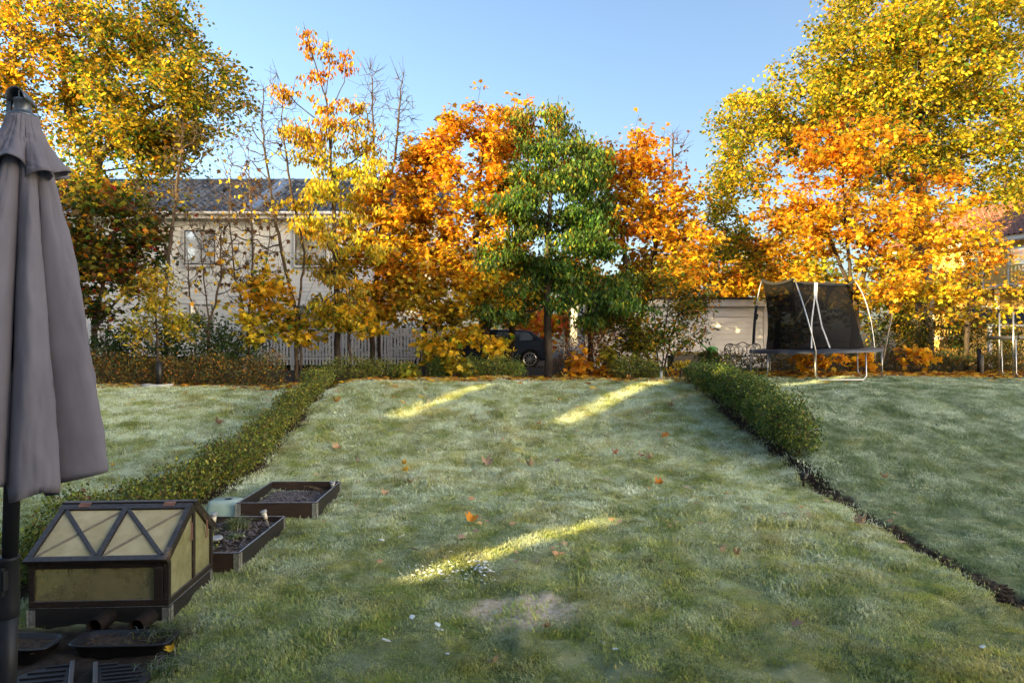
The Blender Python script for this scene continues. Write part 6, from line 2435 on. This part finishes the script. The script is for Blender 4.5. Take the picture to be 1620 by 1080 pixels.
q = M2 @ Vector((-0.28, 0.62, 0.16))
grass_tuft('grass_tuft', 'low green herb clump near the rim of the planted raised bed', tuple(q), 130, 0.16, (0.05, 0, 0), GT, 156, None, 0.04, 0.008)
q = M2 @ Vector((-0.70, 0.60, 0.16))
bush('potted_shrub', 'dark green leafy herb in the middle of the planted bed', 'plant', [(q.x, q.y, q.z + 0.07, 0.14, 0.12, 0.10)], 380, 0.045, [(2, GRN), (2, DGRN), (1, OLIVE)], 'small', 'up', None, 162, 16, 'hedge_leaf', 0.03)


def solar_light(label, base, h, tilt, group='solar stake lights'):
    root = thing('solar_light', label, 'lamp', tuple(base), group)
    Mx = Matrix.Translation(base) @ Matrix.Rotation(tilt, 4, 'Y')
    MB(Mx).tube([(0, 0, -0.05), (0, 0, h * 0.5)], 0.012, 8).build('stake', M['plank'], root, True)
    MB(Mx).lathe((0, 0, h * 0.5), [(0.022, 0), (0.03, h * 0.33)], 14).build('diffuser', M['lampglass'], root, True)
    MB(Mx).lathe((0, 0, h * 0.83 + 0.001), [(0.038, 0), (0.040, 0.005), (0.040, h * 0.13), (0.034, h * 0.15)], 16).build('cap', M['frostcap'], root, True)


solar_light('upright solar stake light in the planted raised bed', M2 @ Vector((-0.66, 0.95, 0.14)), 0.24, 0.0)
solar_light('tilted solar stake light leaning on the rim of the planted raised bed', M2 @ Vector((-0.10, 1.18, 0.14)), 0.22, -0.35)
solar_light('small solar light cap in the far corner of the mulch bed', M3 @ Vector((-0.07, 1.15, 0.08)), 0.16, 0.0)
q = M2 @ Vector((-0.44, 0.44, 0.15))
pl = thing('plant_pot', 'round black pot lid with frosted top sunk in the planted bed', 'pot', tuple(q))
MB().lathe(q, [(0.07, -0.02), (0.085, 0.0), (0.088, 0.05), (0.10, 0.055), (0.10, 0.07)], 22).build('pot', M['black'], pl, True)
MB().lathe(q + Vector((0, 0, 0.0705)), [(0.092, 0.0), (0.085, 0.015), (0.05, 0.018)], 22).build('lid', M['frostcap'], pl, True)
# lamp in the mulched border
q = ground_at(1271, 768)
ml = thing('path_lamp', 'black mushroom path lamp at the end of the dark hedge', 'lamp', tuple(q))
MB().tube([q, q + Vector((0, 0, 0.17))], 0.018, 10).build('stem', M['black'], ml, True)
MB().lathe(q + Vector((0, 0, 0.10)), [(0.045, 0.0), (0.05, 0.07)], 16).build('diffuser', M['black'], ml, True)
MB().lathe(q + Vector((0, 0, 0.171)), [(0.07, 0), (0.072, 0.01), (0.066, 0.03), (0.04, 0.036)], 20).build('cap', M['black'], ml, True)
# cloche
q = PX(358, 811, 9.05)
z = GZ(q.x, q.y)
cl = thing('cloche', 'pale green plastic tub turned upside down beside the mulch bed', 'tub', (q.x, q.y, z))
b = MB()
W0, D0, H0 = 0.24, 0.17, 0.20
rows = [(1.0, 0.0), (0.99, 0.02), (0.90, 0.14), (0.84, 0.185), (0.72, 0.2)]
vs, fs = [], []
n = 28
for (s, zz) in rows:
    for k in range(n):
        a = 2 * math.pi * k / n
        ca, sa = math.cos(a), math.sin(a)
        sx = math.copysign(abs(ca) ** 0.45, ca) * W0 * s
        sy = math.copysign(abs(sa) ** 0.45, sa) * D0 * s
        vs.append((q.x + sx, q.y + sy, z + zz * 1.02))
for i in range(len(rows) - 1):
    for k in range(n):
        fs.append((i * n + k, i * n + (k + 1) % n, (i + 1) * n + (k + 1) % n, (i + 1) * n + k))
fs.append(tuple((len(rows) - 1) * n + k for k in range(n)))
b.add(vs, fs).build('shell', M['cloche'], cl, True)
MB().box((q.x - .01, q.y - 0.03, z + 0.205), (q.x + 0.07, q.y + 0.03, z + 0.213)).build('vent', M['black'], cl)

# ------------------------------------------------------------------ dark troughs and lids in the near corner


def trough(label, cx, cy, L, W, h, z0, rot, name='planter_trough'):
    Mx = Matrix.Translation((cx, cy, z0)) @ Matrix.Rotation(rot, 4, 'Z')
    root = thing(name, label, 'trough', (cx, cy, z0))
    b = MB(Mx)
    n = 32

    def ringp(s, zz):
        out = []
        for k in range(n):
            a = 2 * math.pi * k / n
            ca, sa = math.cos(a), math.sin(a)
            out.append((math.copysign(abs(ca) ** 0.35, ca) * L / 2 * s, math.copysign(abs(sa) ** 0.35, sa) * W / 2 * s, zz))
        return out
    vs = ringp(0.80, 0) + ringp(0.93, h * 0.9) + ringp(1.04, h * 0.93) + ringp(1.04, h) + ringp(0.92, h) + ringp(0.80, h * 0.35)
    fs = []
    for i in range(5):
        for k in range(n):
            fs.append((i * n + k, i * n + (k + 1) % n, (i + 1) * n + (k + 1) % n, (i + 1) * n + k))
    b.add(vs, fs).build('shell', M['black'], root, True)
    s = MB(Mx)
    vs = [(0, 0, h * 0.72)] + ringp(0.90, h * 0.66)
    s.add(vs, [(0, 1 + k, 1 + (k + 1) % n) for k in range(n)]).build('soil', M['soil'], root)
    d = MB(Mx)
    rr = random.Random(int(cx * 100))
    for k in range(60):
        x, y = rr.uniform(-.42, .42) * L, rr.uniform(-.38, .38) * W
        a = rr.random() * 6.28
        l = rr.uniform(0.03, 0.10)
        d.tube([(x, y, h * 0.74), (x + l * math.cos(a), y + l * math.sin(a), h * 0.78 + rr.uniform(0, .03))], 0.0025, 4)
    d.build('dry_stems', M['twig'], root)


trough('rust stained black trough with dry stems before the cold frame', -3.02, 5.34, 0.74, 0.30, 0.14, 0.0, math.radians(2))
trough('black trough of soil beside the parasol pole', -3.86, 5.30, 0.66, 0.30, 0.13, 0.0, math.radians(-3))
for (a, lab) in ((160, 'taller rusty pipe section lying behind the black trough'), (226, 'shorter rusty pipe section close to the collar hinge')):
    q = PX(a, 985, 5.58)
    root = thing('rusty_pipe', lab, 'pipe', (q.x, q.y, 0.06), 'rusty pipe sections')
    vs, fs = [], []
    n = 24
    for (rr_, y) in ((0.062, -0.10), (0.062, 0.12), (0.055, 0.12), (0.055, -0.10)):
        for k in range(n):
            t = 2 * math.pi * k / n
            vs.append((q.x + rr_ * math.cos(t), q.y + y, 0.16 + rr_ * math.sin(t)))
    for i in range(4):
        for k in range(n):
            fs.append((i * n + k, i * n + (k + 1) % n, ((i + 1) % 4) * n + (k + 1) % n, ((i + 1) % 4) * n + k))
    MB().add(vs, fs).build('pipe', M['rust'], root, True)
    MB().box((q.x - 0.07, q.y - 0.08, 0.0), (q.x + 0.07, q.y + 0.1, 0.095)).build('block', M['rust'], root)


def slotted_lid(label, cx, cy, r, z, a0, a1, slots):
    root = thing('slotted_lid', label, 'lid', (cx, cy, 0.0), 'dark slotted lids')
    # half disc plate made of strips between slots
    n = 24
    pts = [(cx + r * math.cos(a0 + (a1 - a0) * k / n), cy + r * 0.62 * math.sin(a0 + (a1 - a0) * k / n)) for k in range(n + 1)]
    b = MB().prism([(x, y, z - 0.05) for x, y in pts], (0, 0, 0.05))
    b.build('plate', M['black'], root, False, 0.008)
    s = MB()
    am = (a0 + a1) / 2
    d = Vector((math.cos(am), 0.62 * math.sin(am), 0))
    for k in range(slots):
        t = (k + 0.5) / slots
        p0 = Vector(pts[0] + (0,)).lerp(Vector(pts[-1] + (0,)), t)
        hw = math.sqrt(max(0.0, 1 - (2 * t - 1) ** 2)) * r
        s.bar(p0 + d * hw * 0.12 + Vector((0, 0, z + 0.006)), p0 + d * hw * 0.85 + Vector((0, 0, z + 0.006)), 0.018, 0.012)
    s.build('rib', M['polemetal'], root, False, 0.003)
    bb = MB()
    bb.bar(Vector(pts[0] + (z + .012,)), Vector(pts[-1] + (z + .012,)), 0.03, 0.024)
    bb.build('rim_bar', M['greymetal'], root, False, 0.004)
    MB().lathe((cx + d.x * r * .4, cy + d.y * r * .4, 0), [(r * 0.3, -0.02), (r * 0.35, z - 0.052)], 16).build('tub', M['black'], root, True)


slotted_lid('ribbed dark half lid nearest the long frosted grass', -2.93, 4.80, 0.37, 0.08, -0.45 * math.pi + 0.2, 0.55 * math.pi + 0.2, 8)
slotted_lid('ribbed dark half lid against the parasol pole', -3.10, 4.80, 0.42, 0.075, 0.55 * math.pi + 0.2, 1.55 * math.pi + 0.2, 7)

# ------------------------------------------------------------------ grass on the lawn


def lawn_grass():
    r = np.random.default_rng(500)
    tcol = bpy.data.collections.new('tufts')
    nv = 8
    for v in range(nv):
        nb = 110
        V, ls, fs, tip, rnd = [], [], [], [], []
        for k in range(nb):
            b = np.array((r.normal(0, 0.09), r.normal(0, 0.09), -0.008))
            a = r.normal(0, 0.8)
            l = r.uniform(0.022, 0.058)
            lay = r.uniform(0.2, 0.95)
            out = np.array((math.cos(a), math.sin(a), 0)) * lay
            side = np.array((-math.sin(a), math.cos(a), 0)) * r.uniform(0.0030, 0.0070)
            i0 = len(V)
            for q in range(3):
                t = q / 2
                p = b + np.array((0, 0, 1)) * l * (t * 0.95 - 0.5 * lay * t * t) + out * l * t * t
                if q < 2:
                    w = side * (1 - 0.35 * q)
                    V += [p - w, p + w]
                    tip += [t, t]
                else:
                    V.append(p)
                    tip.append(1.0)
            rv = r.random()
            rnd += [rv] * 5
            ls += [i0, i0 + 1, i0 + 3, i0 + 2, i0 + 2, i0 + 3, i0 + 4]
            fs += [4, 3]
        o = mesh_np('grass_clump', np.array(V), fs, ls, M['grass'], None, attrs={'tip': tip, 'rnd': rnd})
        COL.objects.unlink(o)
        tcol.objects.link(o)
    # scatter points
    pts = []
    N = 36000
    Y = 4.2 + (r.random(N) ** 0.75) * 14.3
    X = (r.random(N) * 2 - 1) * (0.80 * Y + 0.6)
    bd = np.abs(X - border_right(Y)) + 0.10 * value_noise(X, Y, 3.0, 9)
    keep = ~((bd < 0.22) & (Y < 17))
    keep &= ~((X < -2.55) & (Y < 5.75))
    keep &= np.abs(X - border_left(Y)) > 0.32
    # beds
    for (Mt, W, D) in ((M1, CW, CD), (M2, 1.12, 1.48), (M3, 1.03, 1.36)):
        inv = Mt.inverted()
        P = np.stack((X, Y, np.zeros_like(X), np.ones_like(X)), 1) @ np.array(inv).T
        keep &= ~((P[:, 0] > -W - 0.04) & (P[:, 0] < 0.04) & (P[:, 1] > -0.04) & (P[:, 1] < D + 0.04))
    dp = np.hypot((X - 0.05) / 0.46, (Y - 6.10) / 0.30) + 0.8 * value_noise(X, Y, 3.2, 12) + 0.6 * value_noise(X, Y, 9.0, 14)
    keep &= ~((dp < 1.15) & (r.random(N) < 0.93))
    edge = Y + 1.6 * value_noise(X, Y, 1.1, 31)
    lim = np.where(X > 4.6, 19.2, 18.0)
    keep &= edge < lim
    X, Y = X[keep], Y[keep]
    Z = gz(X, Y, True)
    n = len(X)
    e = 0.1
    sx = (gz(X + e, Y) - gz(X - e, Y)) / (2 * e)
    sy = (gz(X, Y + e) - gz(X, Y - e)) / (2 * e)
    lay = 2.5 * value_noise(X, Y, 0.8, 41) * math.pi + 1.6 * value_noise(X, Y, 3.0, 42) * math.pi - 0.4
    rot = np.zeros((n, 3), dtype=np.float32)
    for i in range(n):
        nz = Vector((-sx[i], -sy[i], 1)).normalized()
        R = Vector((0, 0, 1)).rotation_difference(nz).to_matrix() @ Matrix.Rotation(lay[i] + r.normal(0, 1.5), 3, 'Z')
        rot[i] = R.to_euler('XYZ')[:]
    hgt = 0.85 + 1.1 * value_noise(X, Y, 2.2, 43) + r.normal(0, 0.15, n)
    scl = np.clip(hgt, 0.5, 1.6) * np.interp(Y, [4, 9, 18], [0.78, 1.1, 1.5])
    me = bpy.data.meshes.new('grass')
    me.vertices.add(n)
    me.vertices.foreach_set('co', np.stack((X, Y, Z), 1).astype(np.float32).ravel())
    a = me.attributes.new('rot', 'FLOAT_VECTOR', 'POINT')
    a.data.foreach_set('vector', rot.ravel())
    a = me.attributes.new('scl', 'FLOAT', 'POINT')
    a.data.foreach_set('value', scl.astype(np.float32))
    a = me.attributes.new('idx', 'INT', 'POINT')
    a.data.foreach_set('value', r.integers(0, nv, n).astype(np.int32))
    o = bpy.data.objects.new('grass', me)
    COL.objects.link(o)
    tag(o, 'short matted frosted grass covering the lawns', kind='stuff')
    ng = bpy.data.node_groups.new('grass scatter', 'GeometryNodeTree')
    ng.interface.new_socket('Geometry', in_out='INPUT', socket_type='NodeSocketGeometry')
    ng.interface.new_socket('Geometry', in_out='OUTPUT', socket_type='NodeSocketGeometry')
    gi = ng.nodes.new('NodeGroupInput')
    go = ng.nodes.new('NodeGroupOutput')
    ip = ng.nodes.new('GeometryNodeInstanceOnPoints')
    ci = ng.nodes.new('GeometryNodeCollectionInfo')
    ci.inputs['Collection'].default_value = tcol
    ci.inputs['Separate Children'].default_value = True
    ci.inputs['Reset Children'].default_value = True

    def named(nm, typ):
        k = ng.nodes.new('GeometryNodeInputNamedAttribute')
        k.data_type = typ
        k.inputs['Name'].default_value = nm
        return k.outputs['Attribute']
    er = ng.nodes.new('FunctionNodeEulerToRotation')
    ng.links.new(named('rot', 'FLOAT_VECTOR'), er.inputs[0])
    ng.links.new(gi.outputs[0], ip.inputs['Points'])
    ng.links.new(ci.outputs[0], ip.inputs['Instance'])
    ip.inputs['Pick Instance'].default_value = True
    ng.links.new(named('idx', 'INT'), ip.inputs['Instance Index'])
    ng.links.new(er.outputs[0], ip.inputs['Rotation'])
    ng.links.new(named('scl', 'FLOAT'), ip.inputs['Scale'])
    ng.links.new(ip.outputs[0], go.inputs[0])
    md = o.modifiers.new('scatter', 'NODES')
    md.node_group = ng


lawn_grass()
# mulch chips in the open border strip
rr = random.Random(77)
b = MB()
for k in range(2600):
    y = 5.2 + 11.5 * rr.random() ** 1.3
    x = float(border_right(y)) + rr.gauss(0, 0.10)
    p = Vector((x, y, float(gz(x, y, True)) - 0.035 + rr.uniform(0, 0.02)))
    a = rr.random() * 6.28
    l = rr.uniform(0.02, 0.07)
    d = Vector((math.cos(a), math.sin(a), rr.uniform(-.4, .4))) * l
    b.bar(p - d / 2, p + d / 2, l * 0.45, 0.008, (rr.uniform(-.4, .4), rr.uniform(-.4, .4), 1))
tag(b.build('mulch_strip', M['soil']), 'dark bark mulch in the border strip between the lawns', kind='stuff')
